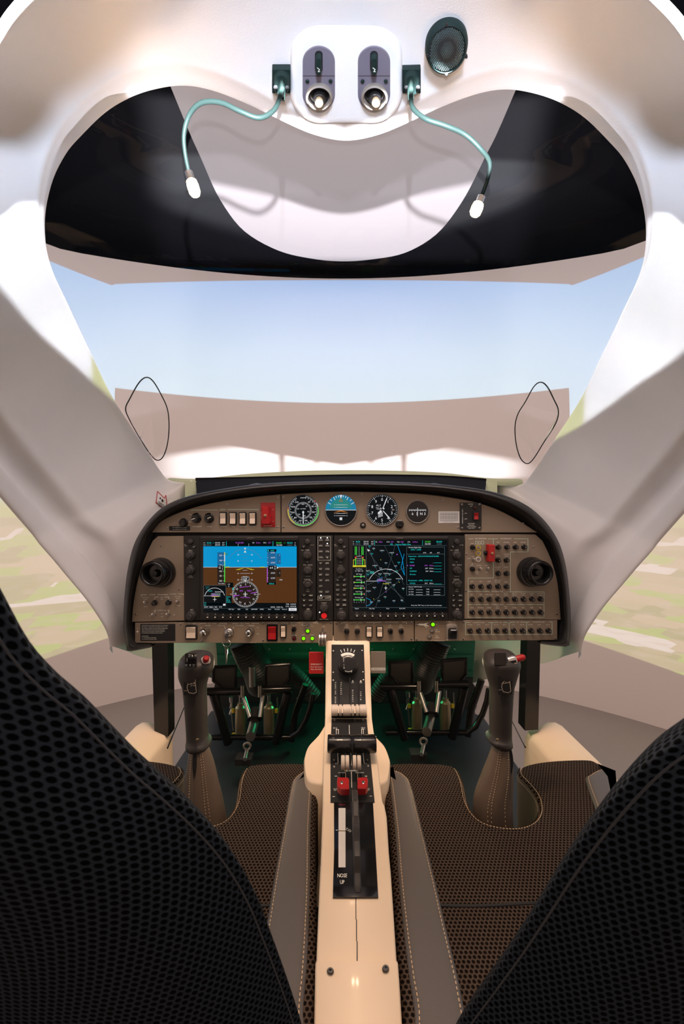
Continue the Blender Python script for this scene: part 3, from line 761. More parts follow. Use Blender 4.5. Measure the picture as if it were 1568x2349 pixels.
# ---------------- upper left switch panel
pA = plate('light_switch_panel', sm([(347,1221.5),(352,1213),(372,1194),(410,1176),(460,1160),(520,1148),(590,1139)])+[(643,1134),(643,1221.5)], 'brown upper left panel with four ivory light switches and a red guarded switch', 'switch panel',
           [(383,1211),(521,1157),(637,1141),(637,1209)])
knob(pA, 421, 1199, 9, 9)
knob(pA, 451, 1189, 9.5, 12, ptr=True, ang=-1.9); knob(pA, 480, 1189, 9.5, 12, ptr=True, ang=1.2)
for u in (512, 534.5, 557, 579.5): rocker(pA, u-6, 1177, u+6, 1202, e=2.8)
mb = MB(TP); mb.rr(598, 1153, 631, 1209, 1, [(-2,0),(1,0),(1.2,.3)]); gb = mb.build('emergency_plate', 'red_paint', pA)
mb = MB(TP); mb.rr(602, 1162, 620, 1203, 2, [(0,0),(12,.5),(15,2)]); mb.prism([(616,1178),(622,1184),(622,1198),(616,1203)], 0, 12); mb.build('switch_guard', 'red_plastic', gb)
mb = MB(TP); mb.lathe(611, 1182.5, [(3.4,14),(3.4,17),(1.6,17.2),(1.5,22),(.5,22.4)], 12); mb.build('lever', 'brass', gb)
mb = MB(TP); mb.text('EMERGENCY', 614.5, 1206, 2.4, 1.5); mb.text('ESSENTIAL BUS', 600, 1182, 1.8, 1.5, rot=-PI/2); mb.text('OFF', 626.5, 1169, 1.8, 1.5); mb.text('ON', 626.5, 1196, 1.8, 1.5)
mb.build('lettering', 'ivory', gb, smooth=False)
mb = MB(TP); mb.rect(388,1207,436,1217,.4,0)
mb.text('max. useable fuel: 2 x 25 US gal', 412, 1209.6, 1.7, .6, 1); mb.text('max. useable fuel: 2 x 13.7 US gal', 412, 1214, 1.6, .6, 1); mb.build('fuel_placard', ['matte_black','white_print'], pA, smooth=False)
lettering(pA, [('LIGHTS',511,1169,3,'c',1),('ON',436,1180,2.4),('OFF',436,1197,2.4),('INSTRUMENT',452,1208,2.5),('FLOOD',480.5,1208,2.5),('LANDING',513,1208,2.5),('TAXI',535,1208,2.5),('POSITION',557,1208,2.5),('STROBE',580,1208,2.5)],
          lines=[([(439,1172),(439,1170),(499,1170)],1),([(522,1169),(592,1169),(592,1171)],1)], m=('white_print','mint_print'))
mb = MB(TP); mb.arc(451,1189,11.6,-60,25,2,.4); mb.arc(480,1189,11.6,-60,25,2,.4); mb.build('dimmer_scale', 'mint_print', pA, smooth=False)
# ---------------- upper centre/right gauge panel
pB = plate('gauge_panel', [(645,1134)]+sm([(700,1131),(790,1128),(920,1131),(1000,1137),(1080,1150),(1135,1167),(1185,1192),(1232,1221.5)])+[(645,1221.5)], 'brown upper panel carrying the four round standby gauges', 'instrument panel',
           [(650,1141),(650,1209),(1016,1146.5),(1199.5,1201),(829,1127.5+6),(1050,1210)])
mb = MB(TP); mb.lathe(832,1204.6,[(6.5,0),(6.5,2),(5.5,3),(5,2)],20,0); mb.lathe(832,1204.6,[(3.5,2),(3.3,4),(2,4.4)],14,1); mb.build('hour_meter_knob', ['gloss_black','steel'], pB)
def gauge(name, u, v, r, lab, cat='gauge'):
    g = thing(name, TP(u, v+r, 0), lab, cat)
    mb = MB(TP); mb.lathe(u, v, [(r+3,-2),(r+3,2.0),(r+1.2,3.2),(r,2.6),(r,.4)], 48); mb.build('gauge_ring', 'grey_plate', g)
    return g
g = gauge('airspeed_indicator', 695, 1171, 35.5, 'round airspeed gauge with double white scale and green arc, leftmost standby gauge')
mb = MB(TP); u, v = 695, 1171; mb.disc(u, v, 35.5, .6, 0, 48)
for i in range(60):
    a = math.radians(i*6); L1 = 28 if i % 2 == 0 else 30.5
    if 330 < i*6 or i*6 < 12: continue
    mb.line([(u+34*math.sin(a), v-34*math.cos(a)), (u+L1*math.sin(a), v-L1*math.cos(a))], .9, .9, 1)
for i in range(40):
    a = math.radians(i*9); mb.line([(u+19.5*math.sin(a), v-19.5*math.cos(a)), (u+16*math.sin(a), v-16*math.cos(a))], .8, .9, 1)
for i, t in enumerate(('60','80','100','120','140','160','180','200','220','240')):
    a = math.radians(35+i*32); mb.text(t, u+24*math.sin(a), v-24*math.cos(a), 3.6, .9, 1)
for i, t in enumerate(('80','120','160','200','240')):
    a = math.radians(40+i*62); mb.text(t, u+12.5*math.sin(a), v-12.5*math.cos(a), 2.6, .9, 1)
mb.text('KNOTS', u, v-29, 2.6, .9, 1); mb.text('MPH', u, v-14, 2.2, .9, 1); mb.text('AIR SPEED', u, v-4, 2, .9, 1)
mb.arc(u, v, 34.6, 75, 215, 1.5, 1, 2); mb.arc(u, v, 34.6, 215, 275, 1.5, 1, 3); mb.arc(u, v, 34.6, 60, 75, 1.5, 1, 1); mb.arc(u, v, 34.8, 276, 279, 2.5, 1, 4); mb.arc(u, v, 34.8, 50, 53, 2.5, 1, 4)
mb.build('dial', ['s_black','s_white','s_green','s_yellow','s_red'], g, smooth=False)
mb = MB(TP); mb.prism([(694,1175),(695.2,1171),(696.4,1175),(696.2,1200),(695.2,1204),(694.2,1200)], 1.6, 2.2); mb.lathe(695.2,1175,[(2.4,1.4),(2.2,2.6)],12); mb.build('needle', 's_white', g)
g = gauge('attitude_indicator', 781.5, 1170, 35, 'round attitude gauge, blue above black with an orange aircraft symbol', 'gauge')
mb = MB(TP); u, v = 781.5, 1170
mb.disc(u, v, 35, .6, 0, 40, PI, 2*PI); mb.disc(u, v, 35, .6, 1, 40, 0, PI)
mb.line([(u-35,v),(u+35,v)], 1.2, .9, 2); mb.disc(u, v-2, 25, .75, 3, 30, PI*1.03, PI*1.97)
for a in (-60,-45,-30,-20,-10,10,20,30,45,60):
    q = math.radians(a); mb.line([(u+34*math.sin(q), v-34*math.cos(q)), (u+(27 if a%30 == 0 else 30)*math.sin(q), v-(27 if a%30 == 0 else 30)*math.cos(q))], 1.3, .9, 2)
mb.tri([(u-3.5,v-34.5),(u+3.5,v-34.5),(u,v-26)], 1, 2); mb.line([(u-3.5,v-20),(u,v-26),(u+3.5,v-20)], 1.2, 1, 4, True)
for dv in (-12,-6,8,13): mb.line([(u-11,v+dv),(u+11,v+dv)], .7, 1, 2); mb.text('10' if abs(dv) < 9 else '20', u-14, v+dv, 2, 1, 2); mb.text('10' if abs(dv) < 9 else '20', u+14, v+dv, 2, 1, 2)
mb.tri([(u-17,v+5.5),(u,v+.5),(u+17,v+5.5),(u+6,v+5),(u,v+3.2),(u-6,v+5)], 1.2, 4); mb.rect(u-3,v+17,u+3,v+23,1,2)
mb.build('dial', ['s_attblue','s_black','s_white','s_teal','s_orange'], g, smooth=False)
g = gauge('altimeter', 876, 1169.5, 35.5, 'round altimeter with large white digits and two white hands')
mb = MB(TP); u, v = 876, 1169.5; mb.disc(u, v, 35.5, .6, 0, 48)
for i in range(50):
    a = math.radians(i*7.2); L1 = 29 if i % 5 == 0 else 31.5
    mb.line([(u+34*math.sin(a), v-34*math.cos(a)), (u+L1*math.sin(a), v-L1*math.cos(a))], 1.1 if i % 5 == 0 else .7, .9, 1)
for i in range(10):
    a = math.radians(i*36); mb.text(str(i), u+23.5*math.sin(a), v-23.5*math.cos(a), 6.4, .9, 1)
mb.text('ALT', u-8, v-10, 4.2, .9, 1, rot=.1); mb.text('CALIBRATED', u-8, v-4, 1.7, .9, 1, rot=.3); mb.text('20000 FEET', u-8, v-1, 1.7, .9, 1, rot=.3)
for k in range(4): mb.line([(u-9, v+9+k*2.6), (u+1, v+6+k*2.6)], 1.2, .9, 1)
mb.rect(u+21,v-3,u+29,v+3,.85,2); mb.text('29.9', u+25, v, 2.2, 1, 1)
mb.build('dial', ['s_black','s_white','s_dark'], g, smooth=False)
def hand(g, u, v, ang, ln, wd, w, nm='hand'):
    a = math.radians(ang); d = Vector((math.sin(a), -math.cos(a))); n = Vector((-d.y, d.x))*wd/2; c = Vector((u, v))
    pts = [c-d*6-n*.8, c-d*6+n*.8, c+n*.6, c+d*ln*.8+n, c+d*ln, c+d*ln*.8-n, c-n*.6]
    mb = MB(TP); mb.prism([(p.x,p.y) for p in pts], w, w+.5); mb.build(nm, 's_white', g)
hand(g, u, v, 22, 32, 2.2, 2.4); hand(g, u, v, 139, 29, 2.4, 1.6); hand(g, u, v, 226, 14, 5, 1.2)
mb = MB(TP); mb.lathe(u, v, [(3,1),(3,3.2),(2,3.6)], 14); mb.build('hand_hub', 'gloss_black', g)
knob(g, 916, 1202.5, 8.5, 12, name='setting_knob')
g = gauge('magnetic_compass', 957, 1174, 24.5, 'small black compass gauge with white drum scale, rightmost round gauge', 'gauge')
mb = MB(TP); u, v = 957, 1174; mb.disc(u, v, 24.5, .6, 0, 40)
for i in range(-9, 10): mb.line([(u+i*2.1, v-5.5),(u+i*2.1, v-(1.5 if i % 3 == 0 else 3))], .7, .9, 1)
mb.line([(u-19,v-3.5),(u+19,v-3.5)], .5, .9, 1)
for t, q in (('6',-11),('3',-1),('N',9),('3',17)): mb.text(t, u+q, v+4.5, 6, .9, 1)
mb.line([(u,v-9),(u,v+10)], .9, 1.2, 1); mb.build('dial', ['gloss_black','s_white'], g, smooth=False)
# deviation card + elt switch
mb = MB(TP); mb.rr(1005,1173,1053,1200,1,[(0,0),(.8,0)],0)
for i in range(5): mb.line([(1009,1177+i*4.3),(1049,1177+i*4.3)], .6, 1, 1)
for i in range(7): mb.line([(1009+i*6.66,1177),(1009+i*6.66,1194.2)], .5, 1, 1)
for r_ in range(4):
    for i in range(6): mb.text('FOR' if r_ % 2 == 0 else str(30*(i+1)), 1012.3+i*6.66, 1179.2+r_*4.3, 1.6, 1.05, 1)
mb.text('RADIOS ON   RADIOS OFF', 1029, 1197.4, 1.5, 1.05, 1)
o = mb.build('compass_deviation_card', ['white_plastic','matte_black'], smooth=False); tag(o, 'white printed table card on the brown panel beside the compass', 'card')
e = thing('locator_switch_panel', TP(1079,1215,0), 'tall black beacon switch plate with a red rocker, right of the white table card', 'switch panel')
mb = MB(TP); mb.rr(1054,1153,1103,1215,1.5,[(0,0),(2,0),(2.4,.5)]); mb.build('face_plate', 'bezel_black', e)
screws(e, [(1058,1157),(1098.5,1157),(1058.5,1211),(1098.5,1211)], 2.2)
rocker(e, 1085, 1176, 1094, 1192, 'red_plastic', 2.4); led(e, 1088, 1165, 3.6, 'led_red_off', 2.4)
lettering(e, [('ARTEX',1078,1156.5,2.6),('ELT',1080,1161,2.6),('ON',1067,1177.5,2.2),('ARM',1067,1190.5,2.2),('TEST/RESET',1080,1201,2.2),('PRESS ON',1080,1204.8,2),('WAIT 1 SECOND',1080,1208.2,2),('PRESS ARM',1080,1211.6,2),('EMERGENCY USE ONLY',1059.5,1184,2.2,'c',0,-PI/2)], w=2.6)
# ---------------- left side panel with vent
pC = plate('left_side_panel', sm([(302,1427),(306,1380),(318,1322),(335,1272),(350,1240)])+[(362,1230),(421,1230),(423,1424)], 'brown left panel with round air vent and engine test switches', 'switch panel',
           [(368.5,1252),(410,1352),(311.5,1409)])
for t in ((334,1382,0),(408,1380,0)): toggle(pC, t[0], t[1], ln=9, r=2.6)
knob(pC, 355.5, 1382.5, 5.5, 10); knob(pC, 387.5, 1381.5, 5.5, 10)
toggle(pC, 354, 1410, ln=12, r=2.8); toggle(pC, 386.5, 1409.5, ln=12, r=2.8)
lettering(pC, [('LH ENGINE',349,1364,2.2),('RH ENGINE',397,1362.5,2.2),('ECU SWAP',334,1371,2),('AUTO',334,1375.5,2),('ECU SWAP',408,1368.5,2),('AUTO',408,1373,2),('ECU',371,1370,2),('TEST',371,1374.5,2),('ECU B',334,1391.5,2.1),('ECU B',409,1389,2.1),('ALTERNATOR',371,1400,2.2),('LH',344,1412.5,2.1),('RH',399,1410.5,2.1),('ON',371.5,1407.5,2),('OFF',371.5,1414.5,2)],
          lines=[([(324,1368),(324,1364.5),(336,1364.5)],0),([(361,1364),(385,1364)],0),([(409,1362.5),(420,1362.5),(420,1365)],0),([(355,1375),(355,1369.5),(364,1369.5)],0),([(378,1369.5),(387,1369.5),(387,1375)],0),([(355,1405),(355,1400),(358,1400)],0),([(385,1400),(387.5,1400),(387.5,1405)],0)])
def vent(u, v, du, lab):
    g = thing('air_vent', TP(u, v+34, 0), lab, 'air vent')
    mb = MB(TP); mb.lathe(u, v, [(34,-2),(34.5,3),(33,9),(31,14)], 40); mb.build('vent_base', 'gloss_black', g)
    c = u+du
    mb = MB(lambda a, b, w: TP(a+du*(w/30.0), b-1.2*(w/30.0), w)); mb.lathe(u, v, [(31,6),(29.5,22),(27.5,32),(25.5,34.5),(22,34),(20.5,31),(19,20),(18,8)], 40); mb.build('vent_ring', 'gloss_black', g, ang=60)
    mb = MB(lambda a, b, w: TP(a+du*(w/30.0), b-1.2*(w/30.0), w)); mb.lathe(u, v, [(18.5,8),(18,9),(10,12),(8,16),(7,22),(5.5,24),(2.5,24.4),(2,23)], 28)
    for k in range(3):
        a = 2*PI*k/3+.5; mb.box((u-1+12*math.cos(a), v-1+12*math.sin(a), 8), (u+1+12*math.cos(a), v+1+12*math.sin(a), 14))
    mb.build('vent_core', 'black_plastic', g)
vent(369, 1313, -5, 'round black air vent on the left side panel'); vent(1218, 1311.5, 6, 'round black air vent on the right breaker panel')
# ---------------- right breaker panel
pD = plate('breaker_panel', [(1066,1226),(1228,1226)]+sm([(1244,1241),(1264,1284),(1279,1340),(1286,1422)])+[(1064.5,1420)], 'brown right panel with rows of black circuit breakers, de-ice switches and air vent', 'breaker panel',
           [(1222.5,1254.5),(1276,1408),(1069,1271),(1068.5,1355)])
breakers(pD, [(u,1254.6) for u in (1141.4,1161,1180.7,1200.7)]+[(1141,1284.6),(1160,1284.6),(1141,1315),(1160,1315)]+[(u,1344.6) for u in (1082,1101.8,1121,1140.7,1160)]+[(u,1374) for u in (1082,1101.8,1121,1140.7,1159.6,1179.3,1199,1218.6,1238)]+[(u,1404) for u in (1082,1101.8,1121,1140.7,1159.6,1179.3,1199,1218.6,1238)])
knob(pD, 1083, 1255.5, 5, 9); knob(pD, 1082.5, 1305, 5, 9); toggle(pD, 1084.5, 1284, ln=10, r=2.4); toggle(pD, 1098.6, 1304.6, ln=10, r=2.4); toggle(pD, 1116.4, 1304.6, ln=10, r=2.4)
for v, m_ in ((1256,'s_yellow'),(1269,'s_yellow'),(1282.5,'ivory')):
    mb = MB(TP); mb.lathe(1096.5, v, [(5.8,0),(5.8,1.2),(4.6,1.2),(4.5,.5)], 20, 0); mb.lathe(1096.5, v, [(4.4,.3),(4,1.4),(2,1.8)], 16, 1)
    o_ = mb.build('annunciator', ['yellow_plastic' if m_ == 's_yellow' else 'white_print', 'grey_plate'], pD)
mb = MB(TP); mb.rr(1114,1248.5,1130,1287.5,1.5,[(0,0),(13,.5),(15,1.5)]); gd = mb.build('switch_guard', 'red_plastic', pD)
mb = MB(TP); mb.lathe(1112,1268,[(5,0),(5,8),(3.5,9)],14); mb.build('guard_hinge', 'gloss_black', gd)
mb = MB(TP); mb.lathe(1122.5,1268,[(3,14),(3,16.5),(1.5,16.8),(1.5,21),(.6,21.4)],12); mb.build('lever', 'brass', gd)
W_ = 0
lettering(pD, [('NO SMOKING',1102,1235.5,3),('DE ICE',1099.5,1245,2.8),('LH MAIN BUS',1160,1235.5,3),('COM1',1141,1244,2.1),('GPS/NAV1',1161,1244,2.1),('XPDR',1181,1244,2.1),('ENG INST',1200,1244,2.1),
   ('MAX',1083,1247,2),('HIGH',1084,1277,1.8),('NORM',1075,1281,1.8),('OFF',1083,1292,1.8),('WIND',1082,1294,1.8),('SHIELD',1082,1298,1.8),('ICE LIGHT',1098,1297,1.8),('PUMP 2',1116,1297,1.8),('PUMP 1',1116,1313,1.8),('ANNUN.',1094,1312,1.8),('TEST',1094,1316,1.8),('OFF',1105,1304.6,1.8),
   ('PITOT',1141,1275,2),('STB PUMP',1161,1271.5,2),('DE ICE',1161,1275.5,2),('TAXI/MAP',1141,1301,2),('FLOOD',1160,1301,2),('ACL',1141,1305,2),('ALTERNATE',1107,1272,1.7,'c',0,-PI/2),
   ('ROL',1082,1334,2.1),('ADC',1102,1334,2.1),('AHRS',1121,1334,2.1),('GEAR WRN',1141,1331,2),('ELEV LIMIT',1141,1335,2),('GEAR',1160,1335,2.1),('RH MAIN BUS',1140,1356.5,3),
   ('MFD',1082,1364,2.1),('HDF',1102,1364,2.1),('STALL WRN',1121,1364,2.1),('FLAP',1141,1364,2.1),('LDG LT',1160,1361.5,2),('START',1160,1365.5,2),('INST LT',1179,1361.5,2),('NAV LT',1179,1365.5,2),('OXY/DU',1199,1361.5,2),('FAN',1199,1365.5,2),('AVIONIC',1219,1361.5,2),('BUS',1219,1365.5,2),('AV CONT',1238,1361.5,2),('AP WRN',1238,1365.5,2),
   ('AVIONICS BUS',1140,1386.5,3),('COM2',1082,1394,2.1),('GPS/NAV2',1102,1394,2.1),('AUDIO',1121,1394,2.1),('AUT.',1141,1391,2),('PILOT',1141,1395,2),('DATA',1160,1391,2),('LINK',1160,1395,2),('WX500',1179,1394,2.1),('ADF',1199,1394,2.1),('DME',1219,1394,2.1),('TAS',1238,1394,2.1)],
   m=('white_print','mint_print'), th=.8, lines=[([(1074,1236),(1085,1236)],1),([(1118,1236),(1131,1236),(1131,1326),(1073,1326),(1073,1416),(1247,1416),(1247,1357.5),(1160,1357.5)],1),([(1131,1236),(1141,1236)],1),([(1178,1236),(1210,1236),(1210,1266),(1170,1266),(1170,1357)],1),([(1073,1356.5),(1122,1356.5)],1),([(1073,1386.5),(1120,1386.5)],1),([(1161,1386.5),(1247,1386.5)],1),([(1090,1241.5),(1109,1241.5),(1109,1248),(1090,1248),(1090,1241.5)],1)])
# ---------------- lower left panel
pE = plate('engine_start_panel', [(309,1429),(763,1425),(763,1475),(309,1475)], 'brown lower left panel with ignition lock, red master switch and green gear lights', 'switch panel',
           [(414,1432),(603,1430),(759,1429),(463,1470),(603,1469),(759,1467)])
mb = MB(TP); mb.rect(322,1431,402,1470,.5,0)
tx = ['THIS AIRPLANE MAY ONLY BE OPERATED IN ACCORDANCE WITH THE AIRPLANE','FLIGHT MANUAL. IT CAN BE OPERATED IN THE "NORMAL" CATEGORY IN NON','ICING CONDITIONS. PROVIDED THAT NATIONAL OPERATIONAL REQUIREMENTS','ARE MET THIS AIRPLANE IS APPROVED FOR THE FOLLOWING KINDS OF','OPERATION: DAY VFR, NIGHT VFR, IFR. ALL AEROBATIC MANOEUVRES','INCLUDING SPINNING ARE PROHIBITED. SEE THE FLIGHT MANUAL','','MANEUVERING SPEED','VA = 126 KIAS ABOVE 1542 kg, ABOVE 3400 lbs','VA = 120 KIAS BELOW 1542 kg, BELOW 3400 lbs']
for i, t in enumerate(tx): mb.text(t, 325, 1434.5+i*3.5, 1.55, .7, 1, 'l', sx=.74)
mb.build('flight_placard', ['matte_black','white_print'], pE, smooth=False)
mb = MB(TP); mb.tri([(313,1447),(317.5,1447),(315.2,1452)], .4); mb.text('ALT.', 315.2, 1442, 1.6, .4); mb.build('arrow_mark', 'white_print', pE, smooth=False)
rocker(pE, 429, 1437, 449.5, 1463, e=3.6); rocker(pE, 645, 1435.5, 654.5, 1460, e=2.8)
rocker(pE, 615.5, 1436, 633, 1466, 'red_plastic', e=4, bz='gloss_black', label='red rocker switch in black frame')
def master(u, v):
    mb = MB(TP); mb.lathe(u, v, [(9.5,0),(9.5,3),(8,5),(7.5,9)], 24); b = mb.build('engine_master_switch', 'steel', pE)
    mb = MB(TP); mb.lathe(u-1, v-1, [(7.2,7),(7.6,14),(7,20),(5,22.5),(2.5,23.3)], 20); mb.build('lever', 'chrome', b)
master(472, 1447); master(574.5, 1447)
mb = MB(TP); mb.lathe(525.5,1450,[(11,0),(11,4),(9.5,7),(7,8.5)],28); ks = mb.build('ignition_lock', 'steel', pE)
mb = MB(TP); mb.lathe(525.5,1450,[(6,7),(5.6,16),(3,17)],16); mb.prism([(523,1450),(528,1450),(528.5,1462),(526,1466),(523,1462)], 12, 17); mb.build('lock_barrel', 'chrome', ks)
kr = thing('ignition_key', TP(525,1513,15), 'silver ignition key in the lock with ring and hanging second key', 'key')
mb = MB(TP); mb.stack([[(522.5,1447,17),(529,1447,17),(529,1447,19.5),(522.5,1447,19.5)],[(521.5,1455,19),(530,1455,19),(530,1455,21.5),(521.5,1455,21.5)],[(522.5,1462,18),(529,1462,18),(529,1462,20.5),(522.5,1462,20.5)]]); mb.build('key_bow', 'chrome', kr)
mb = MB(TP); mb.tube([(524.5+9.5*math.sin(a), 1469.5-8*math.cos(a), 18+3*math.sin(a)) for a in [2*PI*i/24 for i in range(25)]], .7, 6, cap=False); mb.build('key_ring', 'chrome', kr)
mb = MB(TP)
mb.tube([(523.5+3*math.sin(a), 1480-4*math.cos(a), 18) for a in [2*PI*i/14 for i in range(15)]], .6, 6, cap=False)
mb.prism([(522,1483),(526,1483),(527.5,1490),(525.5,1497),(525.2,1515),(523,1518),(522.4,1497),(520.5,1490)], 16.5, 18.5); mb.build('spare_key', 'chrome', kr)
knob(pE, 674, 1443, 5, 10, name='push_button'); led(pE, 674.5, 1464, 4.2, 'led_red_off')
for u, v in ((705.5,1447),(696,1464),(716,1464)): led(pE, u, v, 4.3, 'led_green')
gh = thing('landing_gear_lever', TP(740,1478,0), 'silver wheel-shaped landing gear lever at the right end of the lower left panel', 'lever')
mb = MB(TP); mb.box((738.5,1440,0),(741.5,1458,16)); mb.build('lever_arm', 'steel', gh)
mb = MB(TP); n_ = 24
for k, (x0, x1, rr_) in enumerate(((732,736.5,15),(736.5,737.5,13.6),(737.5,743.5,15.4),(743.5,744.5,13.6),(744.5,749,15))):
    mb.stack([[(x, 1461+rr_*math.sin(2*PI*i/n_)*f, 16+rr_*math.cos(2*PI*i/n_)*f) for i in range(n_)] for x, f in ((x0,.93),(x0+.6,1),(x1-.6,1),(x1,.93))])
mb.build('wheel_knob', 'steel', gh)
lettering(pE, [('PITOT HEAT',440,1430.5,2.3),('LEFT  ENGINE',487,1430,2.3),('MASTER',477,1435,2.3),('START LEFT',508,1434.5,2.3),('START RIGHT',549,1434.5,2.3),('RIGHT  ENGINE',561,1430,2.3),('MASTER',577,1435,2.3),('ON',461,1440,2.2),('OFF',461,1455,2.2),('ON',591,1439.5,2.2),('OFF',591,1454,2.2,'c',1),
  ('ELECT.MASTER',626,1429,2.3),('AV MASTER',652.5,1429,2.3),('GEAR/FIRE',674,1432,2.1),('TEST',674,1436,2.1),('LANDING GEAR',703,1428.8,2.2),('NOSE',705,1440.5,2.3),('UNSAFE',674.5,1457,2.2),('LEFT',696,1456.5,2.2),('RIGHT',716,1456.5,2.2),('UP',742,1437,2.2),('PITCH',709,1432.5,1.7,'l'),('194 KIAS',709,1436.5,1.7,'l')],
  m=('white_print','mint_print'), lines=[([(458,1432),(458,1429.8),(473,1429.8)],0),([(503,1429.8),(519,1429.8),(519,1432)],0),([(534,1432),(534,1429.8),(546,1429.8)],0),([(577,1429.8),(594,1429.8),(594,1432)],0),([(515,1437),(516,1441),(519,1443)],0),([(536,1437),(535,1441),(532,1443)],0),([(667,1431),(667,1428.6),(688,1428.6)],0),([(718,1428.6),(729,1428.6),(729,1431)],0),([(691,1433),(699,1435),(705,1433)],0)])
# ---------------- lower centre panel
pF = plate('fuel_pump_panel', [(765,1425),(949,1423),(949,1471.5),(765,1474.5)], 'brown lower centre panel with two ivory fuel pump switches between black buttons', 'switch panel',
           [(771,1430),(943,1428),(771,1468),(943,1466)])
for u in (795,819,894.6,919.3): knob(pF, u, 1448 if u < 850 else 1447.5, 5.4, 9, name='fuel_pump_button')
rocker(pF, 840.5, 1438, 851, 1459.5); rocker(pF, 864.5, 1438, 875.5, 1459.5)
lettering(pF, [('FUEL PUMPS LH ENGINE',816,1428.5,2),('FUEL PUMPS RH ENGINE',898,1427.5,2)]+[(t, u, v, 2.1) for u in (795,819,894.6,919.3) for t, v in (('FUEL',1434),('PUMP '+('A' if u in (795,894.6) else 'B'),1438.5))],
  lines=[([(783,1432),(783,1428.3),(793,1428.3)],0),([(840,1428.3),(857,1428),(857,1432)],0),([(857,1428),(874,1427.6)],0),([(922,1427.3),(932,1427.3),(932,1431)],0)])
# ---------------- lower right panel
pG = plate('flap_and_breaker_panel', [(951,1423),(1278,1423),(1278,1468.5),(951,1471)], 'brown lower right panel with flap lever slot, three position lights and ten circuit breakers', 'switch panel',
           [(955,1434),(1062.5,1426.5),(1166,1425.5),(955,1467),(1062.5,1466),(1166,1465),(1273,1465)])
led(pG, 992, 1432, 4.6, 'led_green')
for u, v in ((990,1446.5),(984,1460)):
    mb = MB(TP); mb.lathe(u, v, [(5.4,0),(5.4,1.6),(4.4,1.8),(4.2,.8)], 20, 0); mb.lathe(u, v, [(4.1,.5),(3.5,1.6),(1.5,2)], 16, 1); mb.build('indicator_light', ['steel','grey_plate'], pG)
mb = MB(TP); mb.tri([(957,1433),(961,1430.5),(972,1430.5),(977,1428.5),(982,1429),(977,1432),(984,1437),(981,1437),(973,1434.5),(966,1434.5)], .4); mb.line([(972,1434),(978,1440)], 1.2, .4); mb.build('wing_mark', 'white_print', pG, smooth=False)
mb = MB(TP); mb.rr(1021,1430,1048,1468,6,[(0,0),(7,1),(8,2.5)],0); mb.rr(1025,1440,1045,1463,3,[(7.9,0),(8.2,0)],1); fh = mb.build('flap_lever_housing', ['grey_plate','matte_black'], pG)
mb = MB(TP); mb.rr(1026,1438,1044,1450,3,[(8,0),(18,1),(20,3)]); mb.build('flap_lever', 'gloss_black', fh)
breakers(pG, [(u,1446) for u in (1077,1097,1117,1137.5,1157,1177,1197,1216.4,1236.4,1256)])
lettering(pG, [('UP',1001,1432,2.2),('FLAPS',1028,1426.5,2.5),('APP',998,1445,2.1,'l'),('133 KIAS',998,1449,2.1,'l'),('LDG',998,1458.5,2.1,'l'),('113 KIAS',998,1462.5,2.1,'l'),('LH ENG ECU BUS',1098,1428,2.4),('LH',1148,1428,2.4),('RH',1187,1427,2.4),('RH ENG ECU BUS',1236,1426.5,2.4)]+
  [(t, u, 1433, 2) for t, u in (('ECU BUS',1077),('ECU B',1097),('ECU A',1117),('ALT. LH',1137),('BATT',1157),('BATT',1177),('ALT. RH',1197),('ECU BUS',1216),('ECU B',1236),('ECU A',1256))],
  m=('white_print','mint_print'), th=.8, lines=[([(1067,1428),(1067,1456),(1265.5,1455),(1265.5,1426.5)],1),([(1067,1428),(1078,1428)],1),([(1119,1428),(1142,1428)],1),([(1154,1428),(1181,1427.5)],1),([(1193,1427.3),(1213,1427)],1),([(1259,1426.5),(1265.5,1426.5)],1),([(1127,1428),(1127,1455.5)],1),([(1167,1428),(1167,1455.5)],1),([(1207,1427),(1207,1455)],1)])
# ------------------------------------------------------------------ displays
def display(kind, x0, x1, sx0, sx1, sy0, sy1, lab):
    g = thing(kind, TP((x0+x1)/2, 1423, 0), lab, 'avionics display')
    mb = MB(TP); mb.rr(x0, 1228.5, x1, 1422.5, 2, [(-10,0),(1,0),(2.5,1)], 0)
    mb.rr(sx0-10, 1229.5, sx1+5, 1422, 3, [(2,0),(6,1),(8,3)], 0)
    b = mb.build('bezel', 'bezel_black', g)
    mb = MB(TP); mb.rr(sx0-4, sy0-3, sx1+4, sy1+4, 2, [(7.9,0),(8.2,.2)]); mb.build('screen_frame', 'gloss_black', b)
    lettering(b, [('GARMIN', (sx0+sx1)/2, 1233.5, 3)], w=8.3, m=('grey_plate',), name='maker_lettering')
    step = (sx1-sx0-20)/11; y = sy1+10
    for i in range(12):
        u = sx0+10+i*step; mb = MB(TP); mb.rr(u-5.5, y-3.2, u+5.5, y+3.2, 1.5, [(7,0),(9.5,.4),(10,1)], 0); mb.tri([(u-2.4,y+1.3),(u+2.4,y+1.3),(u,y-1.6)], 10.3, 1)
        mb.line([(u-1.5,y-6),(u+1.5,y-6)], .5, 8.4, 1); mb.build('softkey', ['gloss_black','white_print'], g)
    return g
def dknob(g, u, v, r, h=16, two=True):
    mb = MB(TP); mb.lathe(u, v, [(r*1.12, 2),(r*1.12, 4),(r, 6),(r*.96, 2+h*.55),(r*.85, 2+h*.62)]+([(r*.62, 2+h*.64),(r*.58, 2+h-1),(r*.5, 2+h)] if two else [(r*.5, 2+h*.66)]), 22)
    mb.build('control_knob', 'rubber', g)
